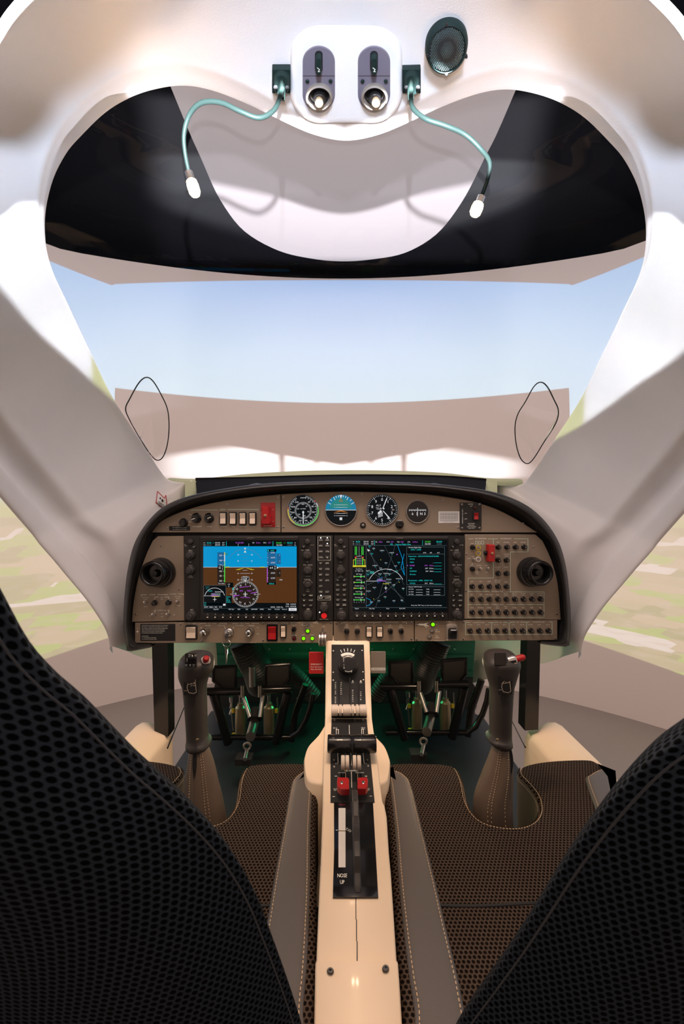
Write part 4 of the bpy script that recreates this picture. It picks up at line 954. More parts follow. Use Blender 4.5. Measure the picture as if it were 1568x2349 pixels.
def strip_left(g, cx):
    dknob(g, cx, 1242.5, 6, 10, False)
    mb = MB(TP); mb.lathe(cx-12, 1240, [(2,2),(2,3)], 10); mb.build('jack', 'matte_black', g)
    key(g, cx+8, 1254.5, 4.5, 2.6, '<>')
    dknob(g, cx, 1274, 9.5); dknob(g, cx, 1308, 9.5); dknob(g, cx+2, 1411, 10.5, 18)
def key(g, u, v, a, b, t):
    mb = MB(TP); mb.rr(u-a, v-b, u+a, v+b, 1.2, [(2,0),(4.6,.3),(5,.8)], 0)
    if t: mb.text(t, u, v, 2.3, 5.2, 1)
    mb.build('key', ['gloss_black','white_print'], g)
def strip_right(g, cx):
    dknob(g, cx, 1242.5, 6, 10, False); key(g, cx-8, 1254.5, 4.5, 2.6, '<>')
    dknob(g, cx, 1273.5, 9.5); dknob(g, cx+1, 1308, 9.5); dknob(g, cx+1, 1340.5, 7.5, 14); dknob(g, cx+1, 1409, 10, 18)
    for k, v in enumerate((1365,1376.5,1388)):
        key(g, cx-7, v, 4.8, 3, ('D>','FPL','CLR')[k]); key(g, cx+8, v, 4.8, 3, ('MENU','PROC','ENT')[k])
    mb = MB(TP); mb.arc(cx+1, 1340.5, 10.5, -70, 70, 1.2, 2.9); mb.build('range_mark', 'white_print', g, smooth=False)
TL = lambda cx: [('VOL',cx-13,1249,1.7),('PUSH ID',cx-11,1252,1.4),('NAV',cx,1262.5,2.8),('1-2',cx,1289,2.6),('HDG',cx,1297,2.8),('PUSH',cx,1320.5,1.7),('HDG SYNC',cx,1323.5,1.7)]
TR = lambda cx: [('VOL SQ',cx+11,1250,1.6),('EMERG',cx-11,1262,1.5),('COM',cx,1261.5,2.8),('1-2',cx,1288.5,2.6),('CRS   BARO',cx+1,1295.5,2.8),('PUSH STD',cx+1,1321.5,1.7),('RANGE',cx,1328.5,2.8),('PUSH',cx+1,1351.5,1.7),('PAN',cx+1,1356,2.4),('FMS',cx+2,1396.5,2.8),('PUSH CRSR',cx,1420.2,1.7)]
# --- primary flight display
pf = display('primary_flight_display', 423, 725, 469, 681, 1241, 1403, 'left cockpit display showing a blue and brown artificial horizon with compass rose')
strip_left(pf, 438); strip_right(pf, 705)
lettering(pf, TL(438)+[('ALT',441,1398,2.8)]+TR(705), w=2.9)
SL = ['s_black','s_sky','s_ground','s_white','s_cyan','s_green','s_magenta','s_yellow','s_tape','s_dark','s_teal','s_line','s_red','s_blue']
K,SK,GR,WH,CY,GN,MG,YE,TA,DK,TE,LI,RE,BL = range(14)
mb = MB(TP); w0 = 8.4
mb.rect(469,1241,681,1403,w0,K); mb.rect(469,1252.5,681,1300,w0+.15,SK); mb.rect(469,1300,681,1381,w0+.15,GR); mb.line([(469,1300),(681,1300)], .7, w0+.3, WH)
W1, W2, W3, W4 = w0+.3, w0+.45, w0+.6, w0+.75
mb.rect(521,1241,521.8,1252.5,W2,CY); mb.rect(627,1241,627.8,1252.5,W2,CY); mb.rect(548,1246,548.5,1252,W2,WH); mb.rect(572,1246,572.5,1252,W2,WH)
T = mb.text
for yy, a, b in ((1244.6,'110.30','109.90'),(1249.4,'108.00','109.90')):
    T('NAV1' if yy < 1246 else 'NAV2', 469.6, yy, 2.2, W2, WH, 'l', sx=.6); T(a, 482.5, yy, 3.2, W2, CY if yy < 1246 else LI); T('<->' if yy < 1246 else '', 492, yy, 2, W2, CY); T(b, 502, yy, 3.2, W2, WH); T('INT', 515, yy, 2.6, W2, WH)
T('D> ELNER', 552, 1244.3, 3, W2, MG); T('DIS', 583, 1244.3, 2.4, W2, WH); T('8.4nm', 594, 1244.3, 2.8, W2, MG); T('BRG', 609, 1244.3, 2.4, W2, WH); T('329°', 620, 1244.3, 2.8, W2, MG)
T('120.100', 641, 1244.6, 3.3, W2, GN); T('<->', 654, 1244.6, 2, W2, GN); T('118.650', 666, 1244.6, 3.3, W2, CY); T('C1', 677.5, 1244.6, 2.4, W2, WH)
T('136.080', 642, 1249.6, 3.2, W2, WH); T('121.500', 666, 1249.6, 3, W2, LI); T('C2', 677.5, 1249.6, 2.4, W2, WH)
# roll arc
mb.arc(564,1300,41,-60,60,.6,W2,LI,30)
for a in (-60,-45,-30,-20,-10,10,20,30,45,60):
    q = math.radians(a); L1 = 45 if a % 30 == 0 else 43.5; mb.line([(564+41*math.sin(q),1300-41*math.cos(q)),(564+L1*math.sin(q),1300-L1*math.cos(q))], .6, W2, LI)
mb.tri([(561.5,1256),(566.5,1256),(564,1260.5)], W2, WH); mb.tri([(561,1266.5),(567,1266.5),(564,1261.5)], W2, WH)
for dv, hw, t in ((-28.5,11,'20'),(-21.5,5,''),(-14.3,11,'10'),(-7,5,''),(14,11,'10'),(7,5,''),(21,5,''),(28.5,11,'20')):
    mb.line([(564-hw,1300+dv),(564+hw,1300+dv)], .5, W2, WH if dv > 0 else LI)
    if t: T(t, 548.5, 1300+dv, 3, W2, WH); T(t, 579.5, 1300+dv, 3, W2, WH)
mb.tri([(564,1301),(542,1305.5),(550,1305.8)], W3, YE); mb.tri([(564,1301),(586,1305.5),(578,1305.8)], W3, YE); mb.rect(519,1299,529,1300.6,W3,YE); mb.rect(598,1299,608,1300.6,W3,YE)
# speed tape
mb.rect(501,1266,516.5,1300,W1,TA); mb.rect(501,1300,516.5,1335,W1,DK); mb.rect(516.5,1266,518.5,1272,W2,YE); mb.rect(516.5,1272,518.5,1296,W2,WH); mb.rect(516.5,1287,518.5,1334,W2,GN)
for t, y in (('150',1273),('140',1284.5),('130',1295.5),('120',1309),('110',1319.5),('100',1331)): T(t, 509, y, 3.6, W2, WH); mb.line([(514,y),(516.4,y)], .5, W2, WH)
mb.rect(502,1296,515.5,1305.5,W3,K); T('12', 507, 1300.7, 5, W4, WH); T('2', 512.8, 1298, 3.4, W4, WH); T('3', 512.8, 1303.5, 3.4, W4, WH)
mb.rect(501,1335,520,1339,W2,K); T('TAS 140kt', 510.5, 1337, 2.7, W3, WH); mb.rect(521,1335,537,1346,W2,K); T('+.0', 527, 1338.5, 3, W3, WH); T('G', 527, 1343, 3, W3, WH); mb.rect(520,1268,524,1272.5,W2,TE)
# altitude tape
mb.rect(614,1259,634,1300,W1,TA); mb.rect(614,1300,634,1335,W1,DK); mb.rect(635,1269,645,1293,W1,TA); mb.rect(635,1305,645,1322,W1,DK)
mb.rect(614,1259,635,1264.5,W2,K); mb.rect(615.5,1260,617.5,1263.8,W3,CY); T('6600', 626, 1262, 3, W3, CY); T('6700', 627, 1267, 3, W2, WH)
for t, y in (('6600',1278),('6500',1289.5),('6300',1313),('6200',1324.5)): T(t, 627.5, y, 3.4, W2, WH); mb.line([(614.5,y),(617,y)], .6, W2, WH)
for k in range(14): mb.line([(614.5,1268+k*5),(616,1268+k*5)], .35, W2, WH)
mb.rect(617,1296.5,636,1305.5,W3,K); T('64', 624, 1301, 5, W4, WH); T('20', 632, 1298.5, 3, W4, WH); T('00', 632, 1303.5, 3, W4, WH); mb.tri([(636,1298.5),(640,1301),(636,1303.5)], W3, WH)
mb.rect(613.6,1302,615.2,1334,W2,MG)
for t, y in (('4',1272.5),('2',1286.5),('2',1313)): T(t, 642.5, y, 2.6, W2, WH)
T('-5100', 645, 1328.5, 2.8, W2, WH); mb.rect(614,1335,634,1339.5,W2,K); T('1014mb', 624.5, 1337.2, 3, W3, CY)
# compass rose
cu, cv, R_ = 564.5, 1361, 30
mb.disc(cu, cv, R_, W1, DK, 40)
for k in range(72):
    a = math.radians(k*5-28); L1 = 25.5 if k % 2 == 0 else 27.5; mb.line([(cu+R_*math.sin(a),cv-R_*math.cos(a)),(cu+L1*math.sin(a),cv-L1*math.cos(a))], .8, W3, WH)
for k, t in enumerate(('N','3','6','E','12','15','S','21','24','W','30','33')):
    a = math.radians(k*30-28); T(t, cu+22*math.sin(a), cv-22*math.cos(a), 4, W3, WH, rot=a)
mb.rect(cu-8.5,cv-39,cu+8.5,cv-31.5,W2,K); mb.line([(cu-8.5,cv-39),(cu+8.5,cv-39),(cu+8.5,cv-31.5),(cu-8.5,cv-31.5)], .5, W3, WH, True); T('028°', cu, cv-35.2, 4.6, W3, WH)
mb.tri([(cu-3,cv-31.5),(cu+3,cv-31.5),(cu,cv-28)], W3, WH)
mb.line([(cu-13,cv-15),(cu+8,cv-17.5)], 1, W3, MG); mb.line([(cu-26,cv+4),(cu-14,cv+2.5)], 1.3, W3, MG); mb.line([(cu+13,cv-2),(cu+26,cv-4.5)], 1.3, W3, MG); mb.tri([(cu-26,cv+1.5),(cu-26,cv+6.5),(cu-22,cv+4)], W3, MG)
T('GPS', cu-9, cv-7.5, 3.2, W3, MG); T('TERM', cu+9, cv-7.5, 3.2, W3, MG); T('XTK 0.60nm', cu, cv+7.5, 2.8, W3, MG)
mb.line([(cu,cv-5),(cu,cv+5)], 1.4, W4, WH); mb.line([(cu-4.5,cv),(cu+4.5,cv)], 1.3, W4, WH); mb.line([(cu-2.5,cv+4.5),(cu+2.5,cv+4.5)], 1, W4, WH)
mb.arc(cu,cv,30.5,-70,-62,2,W4,CY,3); mb.line([(cu-34,cv),(cu-31,cv)], .8, W3, WH); mb.line([(cu+31,cv),(cu+34,cv)], .8, W3, WH)
# inset map
mb.rect(470,1341,520.5,1388,W1,K); mb.line([(470,1341),(520.5,1341),(520.5,1388),(470,1388)], .5, W2, LI, True)
mb.arc(495,1370,23,-75,75,.9,W2,WH,20); mb.line([(470,1365),(494,1365)], .7, W2, WH); mb.rect(487,1359,508,1367,W2,LI); T('LFRS', 493, 1361, 2.8, W3, MG); mb.line([(486,1364.5),(501,1364.5)], 1.2, W3, MG); mb.line([(489,1366.5),(505,1366.5)], 1, W3, YE)
mb.line([(495,1368),(495,1377)], 1, W2, WH); mb.line([(491.5,1373),(498.5,1373)], 1, W2, WH); T('NAV', 479, 1345, 3, W2, TE); T('20nm', 479, 1349, 2.6, W2, TE); T('ELNER', 485, 1354, 2.4, W2, CY); T('RILEY', 500, 1356, 2.4, W2, WH); T('NORTH', 509, 1356, 2.4, W2, WH)
mb.rect(471.5,1380,475,1387,W2,K); mb.line([(471.5,1380),(475,1380),(475,1387),(471.5,1387)], .4, W3, CY, True); mb.rect(514,1383,519.5,1387,W2,WH)
mb.rect(521,1365,534,1381,W1,K)
for k, t in enumerate(('NAV1','ILS','110.30','16.8nm')): T(t, 522, 1367.5+k*3.8, 2.7, W2, CY, 'l')
mb.rect(469,1381.5,681,1403,W1,K)
T('OAT  140kt  ISA   2°C', 471, 1390.5, 3, W2, WH, 'l'); mb.line([(469,1393.2),(661,1393.2)], .4, W2, LI)
for t, u in (('Map/HSI',498),('PFD Opt',533),('OBS',550),('CDI',568),('ADF/DME',585),('XPDR',602),('Ident',620),('Tmr/Ref',637),('Nearest',654)): T(t, u, 1395.6, 2.4, W2, WH)
T('XPDR  7000 On', 636, 1390.5, 2.9, W2, WH); T('TMR  0:00:00', 668, 1384, 2.9, W2, WH); T('UTC  14:54:38', 668, 1389, 2.9, W2, WH); mb.rect(663,1392.5,681,1399,W2,WH); T('Alerts', 672, 1395.8, 2.7, W3, K)
mb.build('screen', SL, pf, smooth=False)
# --- multifunction display
mf = display('multifunction_display', 765, 1064, 808, 1022, 1239, 1400, 'right cockpit display showing engine strip, black moving map and flight plan list')
strip_left(mf, 781); strip_right(mf, 1046)
for k in range(6): key(mf, 774.5, 1330+k*11.4, 4.8, 3, ('AP','HDG','NAV','VS','FLC','VNV')[k]); key(mf, 789.5, 1330+k*11.4, 4.8, 3, ('FD','ALT','APR','BC','NOSE','NOSE')[k])
lettering(mf, TL(781)+[('ALT',782,1395.5,2.8)]+TR(1046), w=2.9)
mb = MB(TP); T = mb.text
mb.rect(808,1239,1022,1400,w0,K); mb.rect(808,1247.5,839,1396,w0+.15,K)
for yy, a, b in ((1242,'110.30','109.90'),(1247,'108.00','109.90')):
    T('N', 809, yy, 2.4, W2, WH, 'l'); T(a, 820.5, yy, 3.2, W2, CY if yy < 1244 else LI); T(b, 839, yy, 3.2, W2, WH); T('INT', 853.5, yy, 2.8, W2, WH)
T('GS', 862, 1242.5, 2.4, W2, WH); T('140kt', 872, 1242.5, 2.8, W2, MG); T('DTK', 889, 1242.5, 2.4, W2, WH); T('290°', 898, 1242.5, 2.8, W2, MG); T('TRK', 912, 1242.5, 2.4, W2, WH); T('028°', 921, 1242.5, 2.8, W2, MG); T('ETE', 936, 1242.5, 2.4, W2, WH); T('4.47nm', 950, 1242.5, 2.8, W2, MG)
T('FPL - Active Flight Plan', 917, 1248, 3.4, W2, CY); T('120.100', 979, 1242, 3.4, W2, GN); T('118.650', 1005, 1242, 3.4, W2, CY); T('136.080', 979, 1247, 3.2, W2, WH); T('121.500', 1005, 1247, 3, W2, LI); mb.line([(967,1239),(967,1250)], .6, W2, CY); mb.line([(858,1239),(858,1250)], .6, W2, CY)
mb.line([(839,1250),(839,1393)], .6, W2, LI); mb.line([(808,1250.5),(1022,1250.5)], .5, W2, LI)
# engine strip
for u in (814,817,829,832): mb.rect(u-.7,1253,u+.7,1272,W2,GN)
for k in range(7): T('0', 823, 1254+k*3, 2, W2, WH)
T('Load %', 823, 1274.5, 2.6, W2, WH); mb.rect(813,1276,817,1280,W2,RE); mb.rect(829,1276,833,1280,W2,RE)
for u in (815,831): mb.rect(u-1,1278,u+1,1296,W2,GN)
for u in (819,823,827): 
    for k in range(4): T('00', u, 1280+k*4, 2, W2, WH)
mb.line([(810,1295),(810,1283),(814,1283)], 1.1, W2, YE); mb.line([(836,1295),(836,1283),(832,1283)], 1.1, W2, YE); mb.rect(808.5,1295.5,838.5,1299.5,W1,YE); T('RPM 0.0', 823, 1297.5, 2.4, W3, K); T('Fuel Flow', 823, 1304, 2.6, W2, WH); T('0.1  GPH  0.1', 823, 1308.5, 2.6, W2, WH)
for k, t in enumerate(('Oil Temp','Oil Press','Coolant Temp','Fuel Temp','Fuel Qty Gal')):
    y = 1321+k*13.3; T(t, 823, y-5.5, 2.5, W2, WH); mb.rect(811,y-.8,835,y+.8,W2,GN); mb.rect(811,y-.8,814,y+.8,W3,YE if k < 2 else GN)
    if k in (2,3): mb.rect(832,y-.8,835,y+.8,W3,RE)
    if k == 2: mb.rect(811,y-.8,817,y+.8,W3,YE)
    for q in (811,835): mb.line([(q,y-2.2),(q,y+2.2)], .6, W3, WH)
    mb.line([(827+k%2,y-3),(827+k%2,y+3)], 1, W4, WH)
for k in range(5): T(str(k*2), 812+k*5.5, 1379.5, 2, W2, WH)
# map
rnd = random.Random(3)
for a, b in (((842,1262),(925,1380)),((860,1392),(905,1250)),((842,1340),(927,1300)),((880,1250),(925,1340)),((845,1385),(915,1330)),((870,1325),(845,1255)),((884,1335),(925,1372)),((884,1335),(845,1305))): mb.line([a, b], .4, W1, LI)
mb.arc(884,1346,42,-65,65,.9,W2,WH,24); mb.line([(910,1250),(921,1280),(926,1318),(918,1300),(925,1270)], 1, W2, SK); mb.line([(839,1370),(848,1374),(851,1381),(846,1386),(839,1388)], 1, W2, SK)
mb.line([(839,1331.5),(866,1331.5)], .9, W2, WH); mb.line([(862,1329),(875,1322),(876,1329),(866,1336),(862,1329)], .8, W2, BL); mb.rect(864,1326,876,1331,W2,LI); T('LFRS', 870, 1328.5, 2.8, W3, MG); mb.line([(866,1331),(883,1331)], 1.2, W3, MG); mb.rect(884,1326,896,1329.5,W2,LI); mb.rect(884,1333,896,1336,W2,LI); mb.line([(877,1337.5),(891,1337.5)], 1, W3, YE)
mb.line([(883.5,1330),(883.5,1352)], .7, W2, LI); mb.line([(883.5,1344),(883.5,1351)], 1.2, W3, WH); mb.line([(880.5,1347),(886.5,1347)], 1.2, W3, WH)
for (u, v, c) in ((847,1252,CY),(856,1257,WH),(875,1262,WH),(897,1267,WH),(852,1269,CY),(859,1296,WH),(884,1290,WH),(906,1297,WH),(872,1302,WH),(893,1305,WH),(843,1308,WH),(871,1315,WH),(884,1314,WH),(892,1315,WH),(912,1326,WH),(843,1316,CY),(858,1346,WH),(844,1354,WH),(902,1340,WH),(923,1348,WH),(882,1367,WH),(868,1376,WH),(902,1376,WH),(920,1375,WH),(851,1379,WH),(908,1309,CY),(913,1289,CY)):
    T(rnd.choice(('RILEY','AGENA','D54A','R149','R13B','LFRS','NVS','KOKOS')), u, v, 2.2, W2, c); mb.disc(u, v+3, .8, W2, rnd.choice((SK,CY)), 8)
for (u, v) in ((872,1283),(843,1328),(914,1334),(856,1372)): mb.disc(u, v, .9, W2, YE, 6)
mb.tri([(841,1258),(848,1262),(843,1264)], W3, WH); mb.disc(909,1271,1.4,W2,MG,10); mb.disc(884,1356,1.2,W2,MG,8); mb.rect(847,1309,857,1315,W1,TE)
# flight plan window
mb.line([(931,1254),(1017,1254),(1017,1340),(931,1340)], .6, W2, LI, True); mb.line([(931,1270),(1017,1270)], .6, W2, LI)
T('Active Flight Plan', 935, 1255, 2.8, W3, WH, 'l'); T('LFRS / LFRB', 952, 1260, 3.2, W2, CY); 
for t, u in (('DTK',972),('DIS',986),('ALT',1003)): T(t, u, 1267, 2.4, W2, WH)
for y, t, c, d in ((1275,'Departure - LFRS-RW03.BAKUP.ELNER',CY,''),(1281.5,'RW03',CY,''),(1288.5,'340ft',CY,'_'),(1296,'ELNER',MG,'290°   8.4nm'),(1302.5,'NT',CY,'289°  13.5nm'),(1309,'ROMON',CY,'300°  11.5nm'),(1316,'Enroute',CY,''),(1330,'Destination - LFRB - RNAV 25L',CY,''),(1336.5,'RW25L',CY,'304°   106nm')):
    T(t, 935 if len(t) > 8 else 938, y, 2.9, W2, c, 'l')
    if d: T(d, 992, y, 2.7, W2, c if c == MG else WH, 'r'); mb.line([(993,y+1.4),(1010,y+1.4)], .5, W2, CY)
mb.tri([(932,1294.5),(934.5,1296),(932,1297.5)], W2, MG)
mb.line([(931,1344),(1017,1344),(1017,1364),(931,1364)], .6, W2, LI, True); T('Active VNV Profile', 935, 1344.5, 2.6, W3, WH, 'l')
for y in (1350,1356,1361.5): 
    for u in (935,975): T('VS TGT' if u == 935 else 'TOD', u, y, 2.4, W2, WH, 'l'); mb.line([(u+17,y+1.2),(u+32,y+1.2)], .6, W2, WH)
T('Press the "FPL" key to view the previous page', 976, 1386.5, 2.5, W2, WH); mb.rect(931,1365,1017,1383,W1,K)
mb.line([(808,1391.5),(1022,1391.5)], .6, W2, LI)
for t, u in (('Engine',818),('Map Opt',852),('View',888),('Gnd VNV',921)): T(t, u, 1393.8, 2.4, W2, WH)
mb.build('screen', SL, mf, smooth=False)
# --- audio panel
ap = thing('audio_panel', TP(743,1423,0), 'narrow black audio control panel between the two displays, red button at its foot', 'audio panel')
mb = MB(TP); mb.rr(726.5,1228.5,763.5,1422.5,2,[(-10,0),(3,0),(4,.8)]); mb.build('bezel', 'bezel_black', ap)
for k, v in enumerate((1239,1252,1265,1278.5)):
    for i, u in enumerate((735.5,750.5)): key(ap, u, v, 4.6, 2.8, (('COM1','COM1'),('COM2','COM2'),('COM3','COM3'),('COM 1/2','TEL'))[k][i])
for k, v in enumerate((1292,1305,1318,1331,1344,1357)):
    for i, u in enumerate((735.5,750.5)):
        if k == 4 and i == 1: continue
        key(ap, u, v, 4.6, 2.8, (('PA','SPKR'),('MKR','HI SENS'),('DME','NAV1'),('ADF','NAV2'),('AUX',''),('MAN','PLAY'))[k][i])
key(ap, 736, 1371, 6.5, 3.2, 'PILOT'); key(ap, 750.5, 1371, 6, 3.2, 'COPLT')
dknob(ap, 743, 1394, 9.5)
for u, v in ((735.5,1233.5),(750.5,1233.5),(750.5,1246.5),(736,1365),(733,1403.5)):
    mb = MB(TP); mb.lathe(u, v, [(1.6,3),(1.6,4.6),(.8,4.9)], 10); mb.build('status_light', 'led_white', ap)
mb = MB(TP); mb.lathe(743,1411.5,[(6.5,3),(6.5,5),(5.4,5.4),(5.1,9),(4,10.2),(2,10.4)],22); mb.build('backup_button', mat('red_glow', (0.8,0.02,0.02), 0.4, emit=(0.9,0.02,0.02), es=.35), ap)
lettering(ap, [('INTERCOM',743,1382,1.7),('DISPLAY BACKUP',743,1419.5,1.7)], w=4.3, lines=[([(729,1231),(758,1231),(758,1284.5),(729,1284.5),(729,1231)],0),([(729,1366.5),(758,1366.5),(758,1375.5),(729,1375.5),(729,1366.5)],0)], th=.5)
# ------------------------------------------------------------------ centre console
CT = [(1440,.945),(1478,.905),(1540,.878),(1605,.85),(1640,.82),(1700,.745),(1760,.69),(1840,.62),(1870,.60),(1950,.545),(2050,.49),(2210,.43),(2349,.39),(2460,.362)]
def interp(tab, x):
    if x <= tab[0][0]: return tab[0][1]
    for (a, fa), (b, fb) in zip(tab, tab[1:]):
        if x <= b: return fa+(fb-fa)*(x-a)/(b-a)
    return tab[-1][1]
def CS(u, v, w):    # console top surface; w mm above it
    d = interp(CT, v); p = P(u, v, d)
    a = P(784, v-25, interp(CT, v-25)); b = P(784, v+25, interp(CT, v+25)); t = (a-b).normalized()
    n = Vector((1,0,0)).cross(t).normalized()
    return p+n*(w/1000)
XL = [(1440,748),(1478,747),(1645,745),(1685,743),(1758,740),(1840,739),(1950,735.6),(2068,730),(2210,724),(2349,721),(2460,719)]
XR = [(1440,847),(1478,848),(1545,849.5),(1645,853),(1681,858),(1758,867.6),(1841,878),(1850,886),(1950,892),(2003,897),(2199,910),(2307,918),(2349,920),(2460,924)]
con = thing('centre_console', CS(800,2300,-400), 'long cream centre console running back between the two seats', 'console')
rows = []
for v in [1440,1478,1520,1560,1605,1645,1685,1720,1758,1800,1838,1846,1870,1900,1950,2000,2050,2068,2130,2200,2212,2260,2310,2349,2400,2460]:
    l, r = interp(XL, v), interp(XR, v); rows.append([CS(l, v, -250), CS(l, v, -9), CS(l+.5, v, -4), CS(l+2, v, -1.2), CS(l+6, v, 0), CS((l+r)/2, v, 0), CS(r-6, v, 0), CS(r-2, v, -1.2), CS(r-.5, v, -4), CS(r, v, -9), CS(r, v, -250)])
mb = MB(); grid(mb, rows, uv=False); mb.build('console_body', 'cream', con, ang=55)
def cpoly(name, poly, w0, w1, m, par=con, bev=.4, sub=12):
    """plate following the console surface: poly given as left edge list and right edge list over the same heights"""
    mb = MB(); rws = []
    vs = sorted({round(poly[0][0][0]+(poly[0][-1][0]-poly[0][0][0])*i/sub, 2) for i in range(sub+1)})
    for v in vs:
        l, r = interp(poly[0], v), interp(poly[1], v); rws.append([CS(l,v,w0), CS(l,v,w1-bev), CS(l+1,v,w1), CS((l+r)/2,v,w1), CS(r-1,v,w1), CS(r,v,w1-bev), CS(r,v,w0)])
    rws = [[q-(q-CS(800,vs[0],w0))*0 - (CS(800,vs[0],w1)-CS(800,vs[0],w0)) for q in rws[0]]]+rws+[[q-(CS(800,vs[-1],w1)-CS(800,vs[-1],w0)) for q in rws[-1]]]
    grid(mb, rws, uv=False); return mb.build(name, m, par)
up = cpoly('upper_quadrant_plate', ([(1479,760),(1640,759.5),(1648,760)],[(1479,834),(1605,838),(1648,840)]), -1, 1, 'matte_black')
lp = cpoly('lower_quadrant_plate', ([(1650,760),(1726,757.5),(1842,757.5)],[(1650,840.5),(1726,848),(1842,859)]), -1, 1, 'matte_black')
mb = MB(CS)
for u0, v0, u1, v1 in ((775,1557,779,1616),(800,1555,804,1616),(820,1553,824,1616)):
    for k in range(6): mb.rect(u0, v0+(v1-v0)*k/6, u1, v0+(v1-v0)*(k+1)/6, 1.3, 0)
mb.build('lever_slots', 'gloss_black', up, smooth=False)
mb = MB(CS)
for k in range(5):
    a = math.radians(-26+13*k); mb.line([(797+31*math.sin(a), 1524-30*math.cos(a)), (797+37*math.sin(a), 1524-36*math.cos(a))], 1.4, 1.4, 0)
pts = [(797+29*math.sin(math.radians(a)), 1526-29*math.cos(math.radians(a))) for a in range(-34, 35, 4)]+[(797+23*math.sin(math.radians(a)), 1526-23*math.cos(math.radians(a))) for a in range(34, -35, -4)]
for i in range(len(pts)//2-1): mb.tri([pts[i], pts[i+1], pts[-2-i], pts[-1-i]], 1.4, 0)
for t, u, v0 in (('PARKING BRAKE',769,1566),('RELEASE',782,1567),('DEFROST',808.5,1584),('CABIN',827,1588)):
    for k, ch in enumerate(t): 
        if v0+k*4.3 < 1616: mb.text(ch, u, v0+k*4.3, 3, 1.4, 0, rot=PI/2)
for u in (808.5,827): mb.tri([(u-2.5,1564),(u+2.5,1564),(u,1560)], 1.4, 0); mb.line([(u-2.5,1566.5),(u+2.5,1566.5)], 1, 1.4, 0)
mb.build('lettering', 'white_print', up, smooth=False)
for u, v in ((764,1494),(830,1493),(764,1543),(832,1542),(764,1561),(833,1560)):
    mb = MB(CS); mb.lathe(u, v, [(2,1),(2,1.8),(1.2,2.2)], 10); mb.build('screw', 'steel', up)
mb = MB(CS); mb.lathe(798,1527,[(22,1),(22.5,4),(21.5,20),(20,23),(17,24),(5,24)],36); tk = mb.build('rudder_trim_knob', 'gloss_black', con)
mb = MB(CS)
for k, ch in enumerate('rudder trim'): mb.text(ch, 787.5+.15*k, 1509+k*2.7, 2.6, 24.3, 0, rot=PI/2)
mb.arc(798,1527,17,-30,25,1,24.3); mb.arc(798,1527,17,205,150,1,24.3); mb.text('R', 807, 1509.5, 3, 24.3); mb.text('L', 806, 1544, 3, 24.3); mb.build('lettering', 'white_print', tk, smooth=False)
def roll(name, u0, u1, v, d, r, m, par, n=20, rnd=.12, cap=.9):
    """cylinder lying across the console, ends softly rounded"""
    mb = MB(); c0 = P(u0, v, d); c1 = P(u1, v, d); L_ = c1-c0; e = min(r*rnd*2, L_.length*.2)
    rings = []
    for t, f in ((0,cap),(e*.35,.97),(e,1),(L_.length-e,1),(L_.length-e*.35,.97),(L_.length,cap)):
        c = c0+L_.normalized()*t; rings.append([tuple(c+Vector((0, r*f*math.cos(2*PI*i/n), r*f*math.sin(2*PI*i/n)))) for i in range(n)])
    mb.stack(rings); return mb.build(name, m, par)
for i, (a, b) in enumerate(((759.5,775),(777,784),(786,803.7),(805.4,812.2),(815.4,822.2),(824,840.5))):
    roll('cabin_control_lever' if i in (1,3,4) else 'lever_spacer', a, b, 1629, .80, .0105, 'cream_lever', con)
mb = MB(CS); mb.box((760,1641,1),(841,1647,6)); mb.build('quadrant_rim', 'gloss_black', con)
# power levers
for a, b, nm in ((751,806.5,'l'),(808,862,'r')):
    pl = roll('power_lever', a, b, 1706, .705, .0148, 'gloss_black', con, 28)
    mid = (a+b)/2
    for u in ((a+(b-a)*.62),) if nm == 'l' else ((a+(b-a)*.38),):
        mb = MB(); c0 = P(u-.5,1706,.705); c1 = P(u+.7,1706,.705); mb.stack([[tuple(c+Vector((0,.01495*math.cos(2*PI*i/28),.01495*math.sin(2*PI*i/28)))) for i in range(28)] for c in (c0,c1)]); mb.build('groove', 'matte_black', pl)
    u = 792 if nm == 'l' else 815
    mb = MB(); p0 = P(u,1712,.71); p1 = CS(u,1775,-10); mb.tube([tuple(p0), tuple((p0+p1)/2), tuple(p1)], .0016, 8); mb.build('lever_arm', 'chrome', pl)
mb = MB(); mb.text('GO AROUND', 0, 0, 1, 0); 
mb = MB(lambda u, v, w: P(u, v, .6898-w/1000)); mb.text('GA', 764, 1692.5, 2.2, 0); mb.line([(755,1697),(772,1697)], .8, 0); mb.build('lettering', 'white_print', con, smooth=False)
for i, (a, b) in enumerate(((781.8,790.3),(792,800.5),(808.4,816.5),(818.6,827.5))): roll('fuel_control_roller', a, b, 1749, .665, .0105, 'cream_lever', con, 24)
mb = MB(CS)
mb.line([(800.5,1665),(801,1686)],1.2,1.4,0); mb.line([(804,1726),(806,1757)],1.2,1.4,0); mb.line([(805.5,1772),(806.5,1808)],1.2,1.4,0)
mb.text('100 %',768.5,1671.5,2.8,1.4); mb.text('100 %',833,1671,2.8,1.4); mb.line([(771,1673),(771,1686)],1,1.4); mb.line([(776,1685),(776,1675),(770,1675)],1,1.4); mb.line([(829,1685),(829,1674),(835,1674)],1,1.4); mb.line([(833,1674),(833,1685)],1,1.4)
mb.line([(774,1727),(775,1751)],1.6,1.4); mb.line([(832,1727),(834.5,1751)],1.6,1.4); mb.text('0 %',772,1753,2.8,1.4); mb.text('0 %',838,1753,2.8,1.4)
mb.text('FUEL CONTROL',805,1769.5,3,1.4); mb.text('LEFT ENGINE',784,1774,2.1,1.4); mb.text('RIGHT ENGINE',825,1774,2.1,1.4)
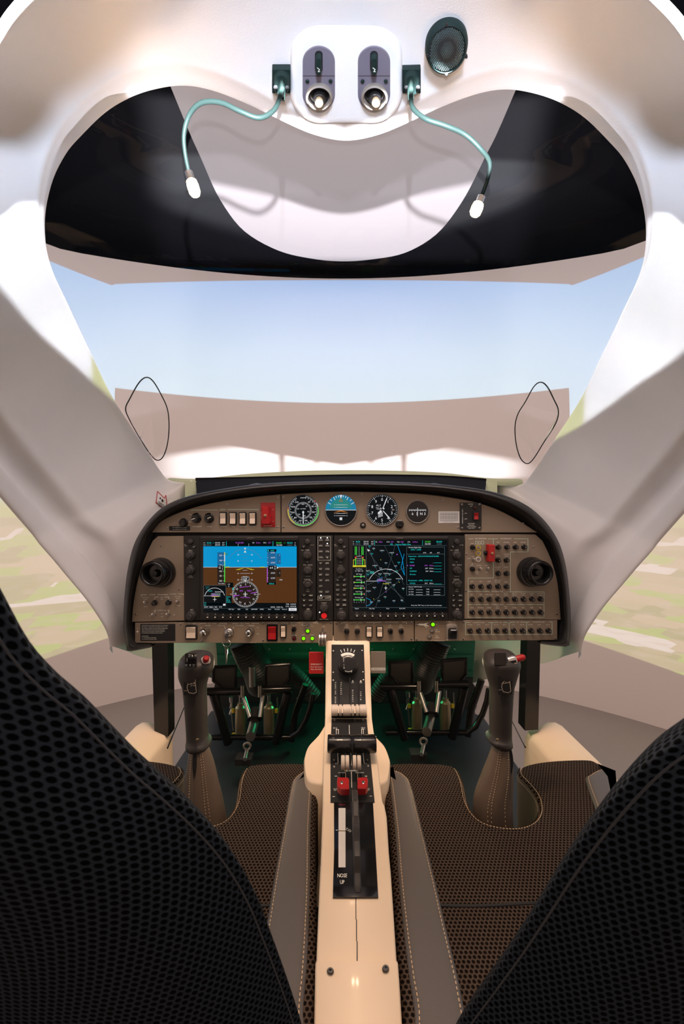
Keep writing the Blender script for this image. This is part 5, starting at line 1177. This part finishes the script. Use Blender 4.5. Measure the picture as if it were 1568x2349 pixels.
for u, v in ((770,1782),(781,1786.5),(839,1782),(830,1786.5),(782,1813),(832,1813),(765,1829),(850,1828)): mb.line([(u-2.5,v),(u+2.5,v)],1.1,1.4)
mb.text('CROSS',768.5,1811.5,2,1.4); mb.text('FEED',768.5,1814.5,2,1.4); mb.text('CROSS',844,1811,2,1.4); mb.text('FEED',844,1814,2,1.4)
mb.rect(781,1775,784,1815,1.25,1); mb.rect(826,1775,829,1815,1.25,1); mb.rect(788,1776,794,1812,1.25,1); mb.rect(817,1776,823,1812,1.25,1)
mb.build('lettering', ['white_print','gloss_black'], lp, smooth=False)
for u, v in ((767,1653),(832,1653),(766,1745),(766,1760),(842,1745),(844,1758)):
    mb = MB(CS); mb.lathe(u, v, [(2,1),(2,1.8),(1.2,2.2)], 10); mb.build('screw', 'steel', lp)
for s_, pts in ((0, [(774,1812),(779,1814),(797,1814),(800.5,1818),(800.5,1839),(797,1840),(781,1840),(774,1833),(772.5,1826)]), (1, [(819,1839),(819,1818),(822,1814),(836,1814),(840,1812),(843,1818),(843,1832),(838,1839)])):
    mb = MB(CS); mb.prism(pts, 12, 24, bev=1.2); fl = mb.build('fuel_selector_lever', 'red_plastic', con)
    c = (783.5,1827.5) if s_ == 0 else (832.5,1827); mb = MB(CS); mb.lathe(*c, [(3.6,23),(3.6,25),(2.4,25.6)], 14); mb.build('screw', 'chrome', fl)
    u = 792 if s_ == 0 else 819.5; mb = MB(CS); mb.tube([(u,1765,22),(u,1790,20),(u+.5,1816,18)], 1.2, 8); mb.build('lever_arm', 'brass', fl)
th_ = cpoly('trim_wheel_housing', ([(1844,765.5),(1950,766),(2061,763)],[(1844,855),(1950,861),(2061,867)]), -1, 3, 'gloss_black', sub=16)
mb = MB(CS); [mb.rect(776,1858+13.7*k,792,1858+13.7*(k+1),3.5,0) for k in range(10)]; mb.rect(776,1910,792,1912.5,3.8,1); mb.text('T/O',799,1909,5.5,3.4,2,rot=.5); mb.text('NOSE',785,2014,9,3.6,2,sx=.72); mb.text('UP',785,2029,9,3.6,2,sx=.72); mb.line([(770,1909),(774,1909)],1,3.4,2)
mb.text('NOSE DN', 784, 1850, 2.4, 3.4, 3)
mb.build('trim_indicator', ['white_plastic','brass','white_print','red_plastic'], th_, smooth=False)
wc = (CS(815,1808,0)+CS(815,2052,0))/2+Vector((0,0,-.040)); mb = MB(); n = 96; rings = []
for x, f in ((-.0046,.93),(-.0044,.985),(-.003,1),(.003,1),(.0044,.985),(.0046,.93)):
    rings.append([tuple(wc+Vector((x, (.083+.0035*math.cos(16*2*PI*i/n))*f*math.cos(2*PI*i/n), (.083+.0035*math.cos(16*2*PI*i/n))*f*math.sin(2*PI*i/n)))) for i in range(n)])
mb.stack(rings); mb.build('trim_wheel', 'rubber', con, ang=30)
# lid and rear cover
mb = MB(CS); mb.box((815,2062,-.6),(816.8,2110,.6)); mb.box((816.3,2110,-.6),(818.3,2160,.6)); mb.box((817.6,2160,-.6),(819.8,2207,.6)); mb.build('lid_gap', 'matte_black', con)
mb = MB(); rws = []
for v, h in ((2211,-3),(2211.5,4),(2215,8),(2225,9),(2280,9),(2349,9),(2460,9)):
    l, r = interp(XL, v)-1, interp(XR, v)+1; rws.append([CS(l,v,-120), CS(l,v,h-6), CS(l+1.5,v,h-1.5), CS(l+6,v,h), CS((l+r)/2,v,h), CS(r-6,v,h), CS(r-1.5,v,h-1.5), CS(r,v,h-6), CS(r,v,-120)])
grid(mb, rws, uv=False); rc = mb.build('rear_cover', 'cream', con, ang=50)
for u, v in ((757.5,2238),(883,2233)):
    mb = MB(CS); mb.lathe(u, v, [(8,8.5),(8,11),(6,12.5),(3.2,12.5),(3,11)], 18); mb.build('cover_bolt', 'gloss_black', rc)
for pts in ([(745,1662),(730,1686),(707,1711),(699,1732),(697,1752),(705,1790),(742,1800)], [(853,1660),(859,1686),(881,1711),(893,1740),(894,1758),(888,1790),(868,1800)]):
    pp = [(p.x, p.y) for p in cr([Vector(q) for q in pts], 4)]
    a = [P(u, v, interp(CT, v)+.03) for u, v in pp]; mb = MB(); mb.stack([[tuple(q+Vector((0,.02,-.25))) for q in a], [tuple(q-Vector((0,0,.003))) for q in a], [tuple(q.lerp(a[0].lerp(a[-1],.5), .04)) for q in a]]); mb.build('console_flank', 'cream', con, ang=50)
# hanging plates under the panel
mb = MB(TP); mb.rr(708,1497,741.5,1547,2,[(-6,0),(-4,0),(-3.5,.6)]); g = mb.build('emergency_gear_handle', 'red_paint'); tag(g, 'red emergency gear extension handle under the panel, left of the cream console', 'handle')
ORG[g.name] = Vector(g.location)
lettering(g, [('EMERGENCY',725,1525,3.2),('Gear Extension',725,1531,3),('Max. 156 KIAS',725,1536.5,3)], w=-3.2)
mb = MB(TP); mb.rr(850,1496,884.5,1546,2,[(-6,0),(-4,0),(-3.5,.6)],0); g = mb.build('alternate_air_handle', 'grey_plate'); tag(g, 'grey alternate air handle plate under the panel, right of the cream console', 'handle')
mb = MB(TP); mb.rect(850.5,1533,884,1539,-3.2,0); mb.text('ALTERNATE AIR',867.3,1536,3,-3.0,1); mb.build('handle_label', ['white_plastic','matte_black'], g, smooth=False)
# ------------------------------------------------------------------ cockpit floor, firewall, posts, sills
mb = MB(); mb.prism([(-.463,.25),(.485,.25),(.485,1.36),(.40,1.46),(-.38,1.46),(-.463,1.40)], ZC-.74, ZC-.70, bev=.004); o = mb.build('cockpit_floor', 'deck'); tag(o, 'dark floor panel of the cockpit under the rudder pedals', 'floor panel')
mb = MB(); mb.prism([(-.463,.30),(.485,.30),(.485,1.30),(-.463,1.30)], 0.0, ZC-.741, bev=.01); o = mb.build('simulator_base', 'matte_black'); tag(o, 'black base block under the cockpit floor of the simulator', 'base')
mb = MB(lambda x, z, y: Vector((x, y, ZC+z))); mb.prism([(-.49,-.40),(-.49,.02),(.50,.02),(.50,-.40),(.49,-.61),(-.47,-.61)], 1.47, 1.49)
fw = mb.build('firewall', 'firewall'); tag(fw, 'dark green metal bulkhead behind the rudder pedals', 'bulkhead')
ORG[fw.name] = Vector(fw.location)
mb = MB(lambda x, z, y: Vector((x, y, ZC+z)))
for z in (-.47,-.535,-.595): mb.box((-.47,z,1.455),(.48,z+.012,1.47))
mb.build('stiffener', 'firewall', fw)
mb = MB(lambda x, z, y: Vector((x, y, ZC+z)))
for i in range(12):
    for z in (-.505,-.57): mb.lathe(-.42+i*.076, z, [(.004,1.466),(.002,1.463)], 8)
mb.build('rivet', 'steel', fw)
mb = MB(lambda x, z, y: Vector((x, y, ZC+z))); mb.box((-.47,-.76,1.468),(.49,-.611,1.488)); o = mb.build('toe_board', 'matte_black'); tag(o, 'black board below the green bulkhead behind the rudder pedals', 'board')
mb = MB(lambda x, z, y: Vector((x, y, ZC+z))); mb.box((-.44,-.33,1.12),(.45,-.05,1.45)); o = mb.build('avionics_bay', 'matte_black'); tag(o, 'black equipment bay hidden behind the instrument panel', 'equipment bay')
for i, (a, b, c, d) in enumerate((((348,1476),(384,1476),(386,1690),(354,1686)), ((1209,1470),(1239,1470),(1234,1674),(1203,1676)))):
    D = .93; mb = MB(); q = [P(*p, D) for p in (a, b, c, d)]; mb.stack([[tuple(p) for p in q], [tuple(p+Vector((0,.035,0))) for p in q]])
    o = mb.build('panel_post', 'gloss_black', smooth=False); tag(o, 'black upright post carrying the %s end of the instrument panel' % ('left','right')[i], 'post', None)
for i, s in enumerate((-1, 1)):
    sec = [(.505,-.66),(.505,-.512),(.497,-.500),(.480,-.500),(.462,-.508),(.430,-.522),(.424,-.535),(.42,-.66)]
    rws = []
    for y, k, dz in ((.965,.93,-.02),(.958,.98,-.006),(.93,1,0),(.7,1,0),(.5,1,0),(.25,1,0)):
        rws.append([Vector((.0165+s*((x-.462)*k+.462), y, ZC+z+dz)) for x, z in sec])
    rws = [[q.lerp(Vector((.0165+s*.462,.965,ZC-.60)), .98) for q in rws[0]]]+rws
    mb = MB(); grid(mb, rws, uv=False); o = mb.build('side_sill', 'cream', ang=50); tag(o, 'cream moulded cockpit sill beside the %s seat' % ('left','right')[i], 'sill')
for i, (a, b) in enumerate((((422,1622,1.1),(384,1716,.9)), ((1172,1650,1.1),(1204,1714,.9)))):
    mb = MB(); mb.tube([tuple(P(*a)), tuple(P(*b))], .0017, 8); o = mb.build('stay_rod', 'gloss_black'); tag(o, 'thin black slanting rod outside the %s panel post' % ('left','right')[i], 'rod')
# ------------------------------------------------------------------ rudder pedals
def tube(name, pts, r, m, par, n=12):
    mb = MB(); mb.tube([tuple(P(*p)) for p in pts], r, n); return mb.build(name, m, par)
def pedals(dx, dy, lab):
    q = lambda *L_: [(u+dx, v+dy, d) for u, v, d in L_]
    g = thing('rudder_pedal_assembly', P(584+dx, 1690+dy, 1.15), lab, 'rudder pedals')
    for u0, u1, cut in ((489,541,0),(609,664,1)):
        pp = [(u0,1530),(u1,1528),(u1,1579),(u0+22,1579),(u0,1560)] if not cut else [(u0,1526),(u1,1522),(u1,1556),(u1-18,1579),(u0,1579)]
        mb = MB(); a = [P(u+dx, v+dy, 1.14+(v-1528)*.0004) for u, v in pp]; mb.stack([[tuple(p+Vector((0,.012,0))) for p in a], [tuple(p) for p in a]]); pd = mb.build('pedal', 'rubber', g, smooth=False)
        mb = MB(); mb.tube([tuple(p+Vector((0,-.002,0))) for p in a+[a[0]]], .0045, 8); mb.build('pedal_rim', 'gloss_black', pd)
    tube('cross_tube', q((468,1586,1.13),(560,1586,1.13)), .0105, 'gloss_black', g); tube('cross_tube', q((592,1582,1.13),(668,1580,1.13)), .0105, 'gloss_black', g)
    tube('cross_tube', q((480,1691,1.16),(672,1691,1.16)), .008, 'gloss_black', g)
    tube('frame_leg', q((489,1590,1.13),(523,1704,1.16)), .013, 'gloss_black', g); tube('frame_leg', q((660,1588,1.13),(632,1702,1.16)), .013, 'gloss_black', g)
    tube('frame_leg', q((700,1570,1.18),(676,1640,1.18),(668,1700,1.17)), .010, 'gloss_black', g)
    tube('guard_tube', q((717,1591,1.1),(712,1620,1.1),(702,1650,1.1),(686,1678,1.1),(668,1690,1.1)), .0075, 'gloss_black', g)
    for u in (551.5,616.5):
        mb = MB(); c = [P(u+dx, v+dy, 1.2) for v in (1612,1618,1622,1660,1685)]
        mb.tube([tuple(p) for p in c], [.0095,.010,.0155,.0165,.0155], 20); cy = mb.build('brake_cylinder', 'brass', g)
        mb = MB(); mb.tube([tuple(P(u+dx,1594+dy,1.2)), tuple(P(u+dx,1616+dy,1.2))], .005, 10); mb.build('piston_rod', 'steel', cy)
        mb = MB(); sgn = -1 if u < 580 else 1; mb.tube([tuple(P(u+dx+sgn*17,1626+dy,1.2)), tuple(P(u+dx+sgn*17,1634+dy,1.2))], .005, 8); mb.tube([tuple(P(u+dx+sgn*16,1682+dy,1.2)), tuple(P(u+dx+sgn*16,1688+dy,1.2))], .005, 8); mb.build('hose_cap', 'yellow_plastic', cy)
        mb = MB(); mb.tube([tuple(P(u+dx+sgn*19,1600+dy,1.21)), tuple(P(u+dx+sgn*20,1640+dy,1.21)), tuple(P(u+dx+sgn*17,1675+dy,1.21))], .0022, 8); mb.build('brake_hose', 'steel', cy)
    tube('link_strut', q((559,1600,1.15),(574,1645,1.12)), .0065, 'steel', g); tube('link_strut', q((603,1596,1.15),(596,1645,1.12)), .0065, 'steel', g)
    for u in (556,596):
        tube('clevis', q((u,1572,1.12),(u,1598,1.12)), .006, 'steel', g)
    sh = tube('adjust_shaft', q((584,1642,1.15),(582,1660,1.12),(574,1690,1.05)), .0125, 'steel', g, 16)
    tube('shaft_collar', q((585,1628,1.15),(584,1650,1.13)), .021, 'matte_black', g, 18)
    mb = MB(); c = P(566.5+dx, 1712+dy, 1.0); mb.tube([tuple(c+Vector((.0085*math.cos(a), 0, .0085*math.sin(a)))) for a in [2*PI*i/20 for i in range(21)]], .0028, 8, cap=False); mb.build('shaft_ring', 'steel', g)
    tube('shaft_end', q((567,1720,1.0),(562,1742,.97)), .005, 'steel', g)
    mb = MB(); a = P(538+dx,1743+dy,.99); b = P(575+dx,1757+dy,.99); mb.box((a.x, a.y, b.z), (b.x, a.y+.03, a.z)); mb.build('floor_bracket', 'matte_black', g)
    for u, s in ((530,-1),(684,1)):
        for k in range(3):
            tube('linkage', q((u+k*1.5,1598+k*14,1.25),(u+1-k,1610+k*14,1.25)), (.007,.005,.006)[k], 'chrome', g)
    return g
pedals(0, 0, 'black rudder pedal frame with brass brake cylinders in the left footwell')
pedals(404, -11, 'black rudder pedal frame with brass brake cylinders in the right footwell')
def duct(pts, r, lab, ribs=0, m='rubber'):
    w = cr([P(*p) for p in pts], 16 if ribs else 8); rr_ = [r*(1+(.09 if ribs and i % 2 else 0)) for i in range(len(w))]
    mb = MB(); mb.tube([tuple(p) for p in w], rr_, 18); o = mb.build('air_duct', m, ang=20 if ribs else 40); tag(o, lab, 'air duct')
duct([(560,1470,1.28),(572,1500,1.28),(590,1535,1.3),(600,1570,1.34)], .045, 'thick black ribbed duct dropping behind the left rudder pedals', 1, 'black_plastic')
duct([(1000,1465,1.28),(985,1500,1.28),(970,1530,1.3),(960,1565,1.34)], .045, 'thick black ribbed duct dropping behind the right rudder pedals', 1, 'black_plastic')
duct([(660,1535,1.3),(688,1560,1.3),(722,1600,1.3)], .024, 'slim black ribbed hose beside the console in the left footwell', 1)
duct([(908,1535,1.3),(884,1560,1.3),(858,1600,1.3)], .024, 'slim black ribbed hose beside the console in the right footwell', 1)
mb = MB(); mb.tube([tuple(P(578,1528,1.24)), tuple(P(579,1574,1.24))], .0105, 18); o = mb.build('steel_tube', 'steel'); tag(o, 'short upright steel tube between the left rudder pedals', 'tube')
for x_ in (-.22, .24): light('footwell_fill', 'POINT', (x_, .96, ZC-.345), 0.7, (1.0, .72, .48), shadow_soft_size=.02)  # added unseen warm fills that brighten the pedals and brass cylinders
light('footwell_green_light', 'POINT', (0.0, 1.36, ZC-.37), 1.3, (0.05, 1.0, 0.45), shadow_soft_size=0.03)
# ------------------------------------------------------------------ control sticks
def stick(secs, bootL, bootR, btn, dec, lab, s):
    base = P((bootL[-1][0]+bootR[-1][0])/2, 1880, .66); g = thing('control_stick', base, lab, 'control stick')
    mb = MB(); rings = []
    S_ = [Vector(q) for q in secs]; S_ = cr(S_, 3)
    for q in S_:
        v, l, r, ry, dd = q; c = P((l+r)/2, v, dd); rx = (r-l)/2/FP*dd
        rings.append([tuple(c+Vector((rx*math.copysign(abs(math.cos(t))**.85, math.cos(t)), ry*math.copysign(abs(math.sin(t))**.85, math.sin(t)), 0))) for t in [2*PI*i/28 for i in range(28)]])
    mb.stack(rings); gr = mb.build('grip', 'grip_rubber', g, ang=70)
    # button on its steel collar
    (bu, bv), tip = btn
    a = P(bu, bv, .665); b = a+Vector(tip); mb = MB(); d = (b-a)
    mb.tube([tuple(a-d*.6), tuple(a), tuple(a+d*.15)], [.0085,.0085,.007], 18); cb_ = mb.build('button_collar', 'chrome', g)
    mb = MB(); mb.tube([tuple(a+d*.1), tuple(a+d*.8), tuple(a+d)], [.0052,.0052,.003], 16); mb.build('push_button', 'red_plastic', cb_)
    def TG(u, v, w): return P(u, v, .6555-w/1000+(0 if v > 1545 else (1550-v)*.00006))
    du, dv = dec
    mb = MB(TG); mb.rr(du-16, dv-21, du+16, dv+21, 1.5, [(-3,0),(.6,0)], 0)
    mb.line([(du-7,dv-4),(du+2,dv-13),(du+11,dv-6),(du+13,dv+14),(du+7,dv+17),(du-4,dv+15),(du-8,dv+5),(du-7,dv-4)], 1, .8, 1); mb.line([(du-7,dv-4),(du+2,dv-5),(du+11,dv-6)], .8, .8, 1); mb.line([(du+6,dv-10),(du+8,dv-16),(du+11,dv-15),(du+11,dv-8)], .8, .8, 1); mb.line([(du+2,dv-13),(du+2,dv-5)], .8, .8, 1)
    mb.text('AP DISC', du+5, dv-18, 2.4, .8, 1)
    if s < 0: mb.text('CWS', du-11, dv-14, 2.4, .8, 1); mb.text('AP TRIM', du+6, dv-1, 2.4, .8, 1)
    mb.text('PTT', du-11, dv+11, 2.6, .8, 1); mb.build('grip_diagram', ['matte_black','ivory'], gr, smooth=False)
    if s < 0:
        mb = MB(TG); mb.rr(424,1499,451,1530,1.5,[(-6,0),(3.6,0)],0); mb.text('TRIM',435,1502,2.2,3.9,1); mb.text('DN',434,1505.5,2.2,3.9,1); mb.tri([(439,1506),(443,1506),(441,1501)],3.9,1); mb.arc(448.5,1503.5,2,0,360,.8,3.9,1,12); mb.arc(427,1526,2,0,360,.8,3.9,1,12); mb.tri([(434,1524),(438,1524),(436,1529)],3.9,1); mb.text('TRIM',444,1525,2.2,3.9,1); mb.text('UP',444,1528.3,2.2,3.9,1)
        mb.build('trim_plate', ['matte_black','white_print'], gr, smooth=False)
        mb = MB(TG); mb.rr(427,1508,450,1521,2,[(2,0),(9,1),(11,3)]); mb.build('trim_switch', 'gloss_black', gr)
    else:
        mb = MB(TG); mb.rr(1133,1498,1160,1527,2,[(-4,0),(2.6,0)],0); mb.rr(1134.2,1499.2,1158.8,1525.8,2,[(2.5,0),(3.0,.5)],1); mb.build('blanking_plate', ['matte_black','grip_rubber'], gr)
    mb = MB(TG); mb.lathe((secs[-3][1]+secs[-3][2])/2-3, 1697, [(3.6,-1),(3.6,3),(2,3.6)], 14); mb.build('grip_screw', 'brass', gr)
    # leather boot, open at the seam
    L_ = cr([Vector(q) for q in bootL], 4); R_ = cr([Vector(q) for q in bootR], 4); rings = []; rnd = random.Random(5)
    for k, (l, r) in enumerate(zip(L_, R_)):
        v = (l.y+r.y)/2; dd = .672; c = P((l.x+r.x)/2, v, dd); rx = (r.x-l.x)/2/FP*dd; ry = rx*.8; ring = []
        for i in range(36):
            t = 2*PI*i/36; fold = 1+.035*math.sin(5*t+k*.35)*min(1, k/8)
            ring.append(tuple(c+Vector((rx*fold*math.cos(t), ry*fold*math.sin(t), 0))))
        rings.append(ring)
    mb = MB(); mb.stack(rings, cap0=False); bt = mb.build('leather_boot', 'boot_leather', g, ang=70)
    def onboot(t, k, out=.0012):
        k = max(0, min(len(rings)-1, k)); p = Vector(rings[k][int(t/(2*PI)*36) % 36]); c = sum((Vector(x) for x in rings[k]), Vector())/36
        return p+(p-c).normalized()*out
    for tt in ((1.62*PI, 1.67*PI, 1.34*PI) if s < 0 else (1.35*PI, 1.40*PI, 1.62*PI)):
        mb = MB(); pts = [onboot(tt, k) for k in range(len(rings))]; fine = cr(pts, 4)
        for k in range(0, len(fine)-2, 2): mb.tube([tuple(fine[k]), tuple(fine[k+1]*.6+fine[k]*.4)], .0006, 5)
        mb.build('stitching', 'stitch', bt)
    mb = MB(); tt = (1.46*PI if s < 0 else 1.74*PI); fine = cr([onboot(tt, k, .0008) for k in range(int(len(rings)*.75))], 3)
    n = len(fine); rws = [[p+Vector((-.0035*math.sin(PI*min(i/n*1.6+.12,1)),0,0)), p+Vector((0,-.0006,0)), p+Vector((.0035*math.sin(PI*min(i/n*1.6+.12,1)),0,0))] for i, p in enumerate(fine)]
    grid(mb, rws, uv=False); mb.build('boot_opening', 'matte_black', bt)
    return g
stick([(1496,440,462,.010,.69),(1499,428,474,.018,.69),(1506,418,484,.024,.685),(1518,413,489,.027,.68),(1535,412,488,.027,.68),(1550,413,479,.026,.68),(1565,418,474,.023,.68),(1582,422,472,.021,.68),(1640,427,473,.021,.68),(1688,430,475,.021,.68),(1700,429,482,.025,.68),(1709,431,482,.025,.68),(1717,440,470,.018,.68)],
      [(436,1714),(430,1750),(426,1790),(424,1840),(428,1900)], [(478,1714),(490,1750),(500,1790),(511,1840),(520,1900)], ((472,1514),(.005,-.013,.008)), (437,1574), 'dark rubber-gripped control stick with red button and leather boot before the left seat', -1)
stick([(1492,1128,1165,.010,.69),(1496,1119,1174,.018,.69),(1503,1113,1181,.024,.685),(1516,1109,1189,.027,.68),(1530,1110,1188,.027,.68),(1546,1115,1183,.026,.68),(1562,1120,1179,.023,.68),(1580,1124,1175,.021,.68),(1640,1124,1171,.021,.68),(1682,1124,1170,.021,.68),(1692,1116,1170,.025,.68),(1702,1122,1171,.025,.68),(1711,1134,1164,.018,.68)],
      [(1130,1708),(1118,1745),(1102,1785),(1087,1830),(1088,1900)], [(1170,1708),(1174,1745),(1174,1785),(1172,1830),(1176,1900)], ((1180,1513),(.016,-.003,.006)), (1158,1572), 'dark rubber-gripped control stick with red side button and leather boot before the right seat', 1)
# ------------------------------------------------------------------ seats
ZS = -.49
def S(px, py, z=ZS): d = -z*FP/(py-1174.5); return ((px-784)/FP*d, d)
CO = [S(*p) for p in ((893,1900),(884,1830),(876,1780),(881,1758),(898,1749),(960,1747),(1025,1751),(1046,1761),(1060,1790),(1070,1835),(1085,1863),(1105,1881),(1135,1891),(1175,1895),(1208,1889),(1229,1873),(1236,1850),(1229,1822),(1210,1797),(1192,1778),(1188,1765),(1200,1753),(1250,1743),(1330,1739),(1364,1744),(1386,1764))]
CO += [(.474,.70),(.477,.6),(.477,.45),(.470,.33),(.44,.28),(.25,.27),(.10,.28),(.066,.31),(.060,.40),(.064,.49)]
LB = [S(*p) for p in ((889,1776),(895,1771),(912,1773),(930,1784),(943,1804),(966,1895),(997,2021),(1023,2134),(1049,2242),(1062,2307),(1080,2400),(1105,2540),(965,2540),(951,2329),(938,2242),(925,2134),(914,2021),(906,1908),(895,1810))]
OB = [S(*p) for p in ((1345,1800),(1350,1782),(1368,1771),(1385,1768),(1395,1775),(1425,1815))]+[(.468,.60),(.462,.45),(.38,.45),(.395,.58)]
def inflate(name, poly, z0, levels, m, par, mirx=None, closed_n=4, skirt=None, ang=60, dens=True):
    pts = [(p.x, p.y) for p in cr([Vector(q) for q in poly], closed_n, True)]
    if mirx is not None: pts = [(2*mirx-x, y) for x, y in pts][::-1]
    cur = pts; rings = []; last = 0
    for ins, dz in levels:
        if ins > last: cur = inset(cur, ins-last) ; last = ins
        rings.append([(x, y, ZC+z0+dz) for x, y in cur])
    mb = MB(); mb.stack(rings); mb.uv = [(v.x, v.y+v.z*.8) for v in mb.v]
    return mb.build(name, m, par, ang=ang), [(x, y) for x, y in cur]
def dashes(name, pts, z, par, closed=False, step=.0048, r=.0006, inset_=None):
    w = [Vector((x, y, ZC+z)) for x, y in pts];  w = w+[w[0]] if closed else w
    L_ = 0; mb = MB(); seg = []; tot = [0]
    for a, b in zip(w, w[1:]): tot.append(tot[-1]+(b-a).length)
    def at(t):
        for i in range(len(tot)-1):
            if t <= tot[i+1]: return w[i].lerp(w[i+1], (t-tot[i])/max(tot[i+1]-tot[i], 1e-9))
        return w[-1]
    t = 0
    while t < tot[-1]: mb.tube([tuple(at(t)), tuple(at(t+step*.6))], r, 5); t += step
    return mb.build(name, 'stitch', par)
def seat(s, lab, sil):
    mx = None if s > 0 else .0165
    g = thing('pilot_seat', (.0165+s*.26, .5, ZC-.62), lab, 'seat')
    cu, top = inflate('seat_cushion', CO, ZS, [(0,-.13),(0,-.06),(0,-.016),(.0015,-.008),(.0035,-.003),(.006,-.0006),(.008,0)], 'mesh_brown', g, mx)
    F = (lambda p: p) if s > 0 else (lambda p: (2*.0165-p[0], p[1]))
    bo, _ = inflate('leather_bolster', LB, ZS, [(0,-.01),(0,.001),(.002,.0035),(.006,.0055),(.012,.006)], 'leather', g, mx)
    ring = [(p.x, p.y) for p in cr([Vector(q) for q in inset(LB, .0042)], 4, True)]
    dashes('stitching', [F(p) for p in ring], .0052+ZS, bo, True)
    b2, _ = inflate('leather_bolster', OB, ZS, [(0,-.01),(0,.001),(.002,.0035),(.006,.0055),(.010,.006)], 'leather', g, mx)
    ring = [(p.x, p.y) for p in cr([Vector(q) for q in inset(OB, .0042)], 4, True)]
    dashes('stitching', [F(p) for p in ring], .0052+ZS, b2, True)
    cut = cr([Vector(q) for q in CO], 4, True); cut = [(p.x, p.y) for p in cut[7*4:21*4]]
    mb = MB(); mb.tube([(F(p)[0], F(p)[1], ZC+ZS-.012) for p in cut], .0022, 8); mb.build('cutout_piping', 'boot_leather', cu)
    dashes('stitching', [F(p) for p in inset(CO_F, .0045)[7*4:21*4]], ZS-.0008, cu)
    lin = inset(CO_F, -.0012)[7*4:21*4]; rws = [[Vector((F(p)[0], F(p)[1], ZC+ZS-q)) for q in (.004, .03, .07, .12)] for p in lin]
    mb = MB(); grid(mb, rws, uv=False); mb.build('cutout_lining', 'boot_leather', cu)
    y0 = .497; mb = MB(); mb.tube([(F((x, y0))[0], y0+.002*math.sin(x*30), ZC+ZS-.0005) for x in [.115+.31*i/20 for i in range(21)]], .0022, 8); mb.build('cushion_seam', 'matte_black', cu)
    # backrest: rear face towards the eye, leaning back
    rows = []
    for u, v, d in cr([Vector(q) for q in sil], 3):
        p = P(u, v, d); r = []
        for dx, dy in ((-.42,.01),(-.30,-.03),(-.20,-.045),(-.12,-.048),(-.07,-.044),(-.04,-.034),(-.022,-.022),(-.010,-.011),(-.003,-.003),(0,.001),(-.004,.007),(-.012,.015),(-.028,.026),(-.06,.036),(-.14,.042),(-.30,.045),(-.42,.05)):
            r.append(p+Vector((dx*(-s), dy, 0)))
        rows.append(r)
    G = [cr(r, 3) for r in rows]
    mb = MB(); grid(mb, G, flip=(s > 0), uoff=.1); mb.uv = [(a, b*.74) for a, b in mb.uv]
    bk = mb.build('backrest', 'mesh_black', g, ang=80)
    mb = MB(); mb.tube([tuple(r[9]+Vector((-s*(-.0045), -.0045, 0))) for r in rows], .0011, 6); mb.build('backrest_piping', 'piping', bk)
    return g
CO_F = [(p.x, p.y) for p in cr([Vector(q) for q in CO], 4, True)]
seat(-1, 'left pilot seat with brown mesh cushion, grey leather bolster and black mesh backrest',
     [(-160,1080,.138),(-110,1180,.142),(-55,1280,.146),(2,1385,.152),(62,1492,.160),(130,1568,.168),(200,1628,.176),(270,1700,.185),(335,1765,.193),(402,1824,.203),(470,1890,.217),(533,1965,.235),(585,2055,.256),(622,2150,.278),(658,2250,.300),(690,2349,.320),(712,2440,.340)])
seat(1, 'right pilot seat with brown mesh cushion, grey leather bolster and black mesh backrest',
     [(1760,1560,.152),(1690,1605,.160),(1630,1650,.168),(1568,1698,.178),(1500,1745,.187),(1440,1802,.197),(1370,1885,.213),(1298,1985,.234),(1240,2078,.255),(1180,2172,.277),(1115,2265,.300),(1055,2349,.320),(1010,2430,.340)])
# warm beams of the two overhead reading lights
for cx in (732, 861):
    a = TC(cx, 211, 24); light('reading_light_beam', 'SPOT', a, 7, (1.0, 0.66, 0.40), target=(a.x*1.1, .50, ZC-.5), spot_size=math.radians(85), spot_blend=.6, shadow_soft_size=.006)

# repeats share a group
by = {}
for o in list(bpy.data.objects):
    if o.parent is None and o.get('label') and not o.get('kind'): by.setdefault(o.name.split('.')[0], []).append(o)
GN = {'gooseneck_lamp': 'gooseneck lamps on the roof', 'hood_end_bracket': 'brackets beside the dash deck', 'air_vent': 'round air vents of the instrument panel', 'panel_post': 'posts under the instrument panel',
      'side_sill': 'cream cockpit sills', 'stay_rod': 'thin rods beside the posts', 'rudder_pedal_assembly': 'rudder pedal frames', 'air_duct': 'black ducts in the footwells', 'control_stick': 'control sticks', 'pilot_seat': 'pilot seats'}
for k, v in by.items():
    if len(v) > 1:
        for o in v: o['group'] = GN.get(k, k.replace('_', ' ')+' repeats')
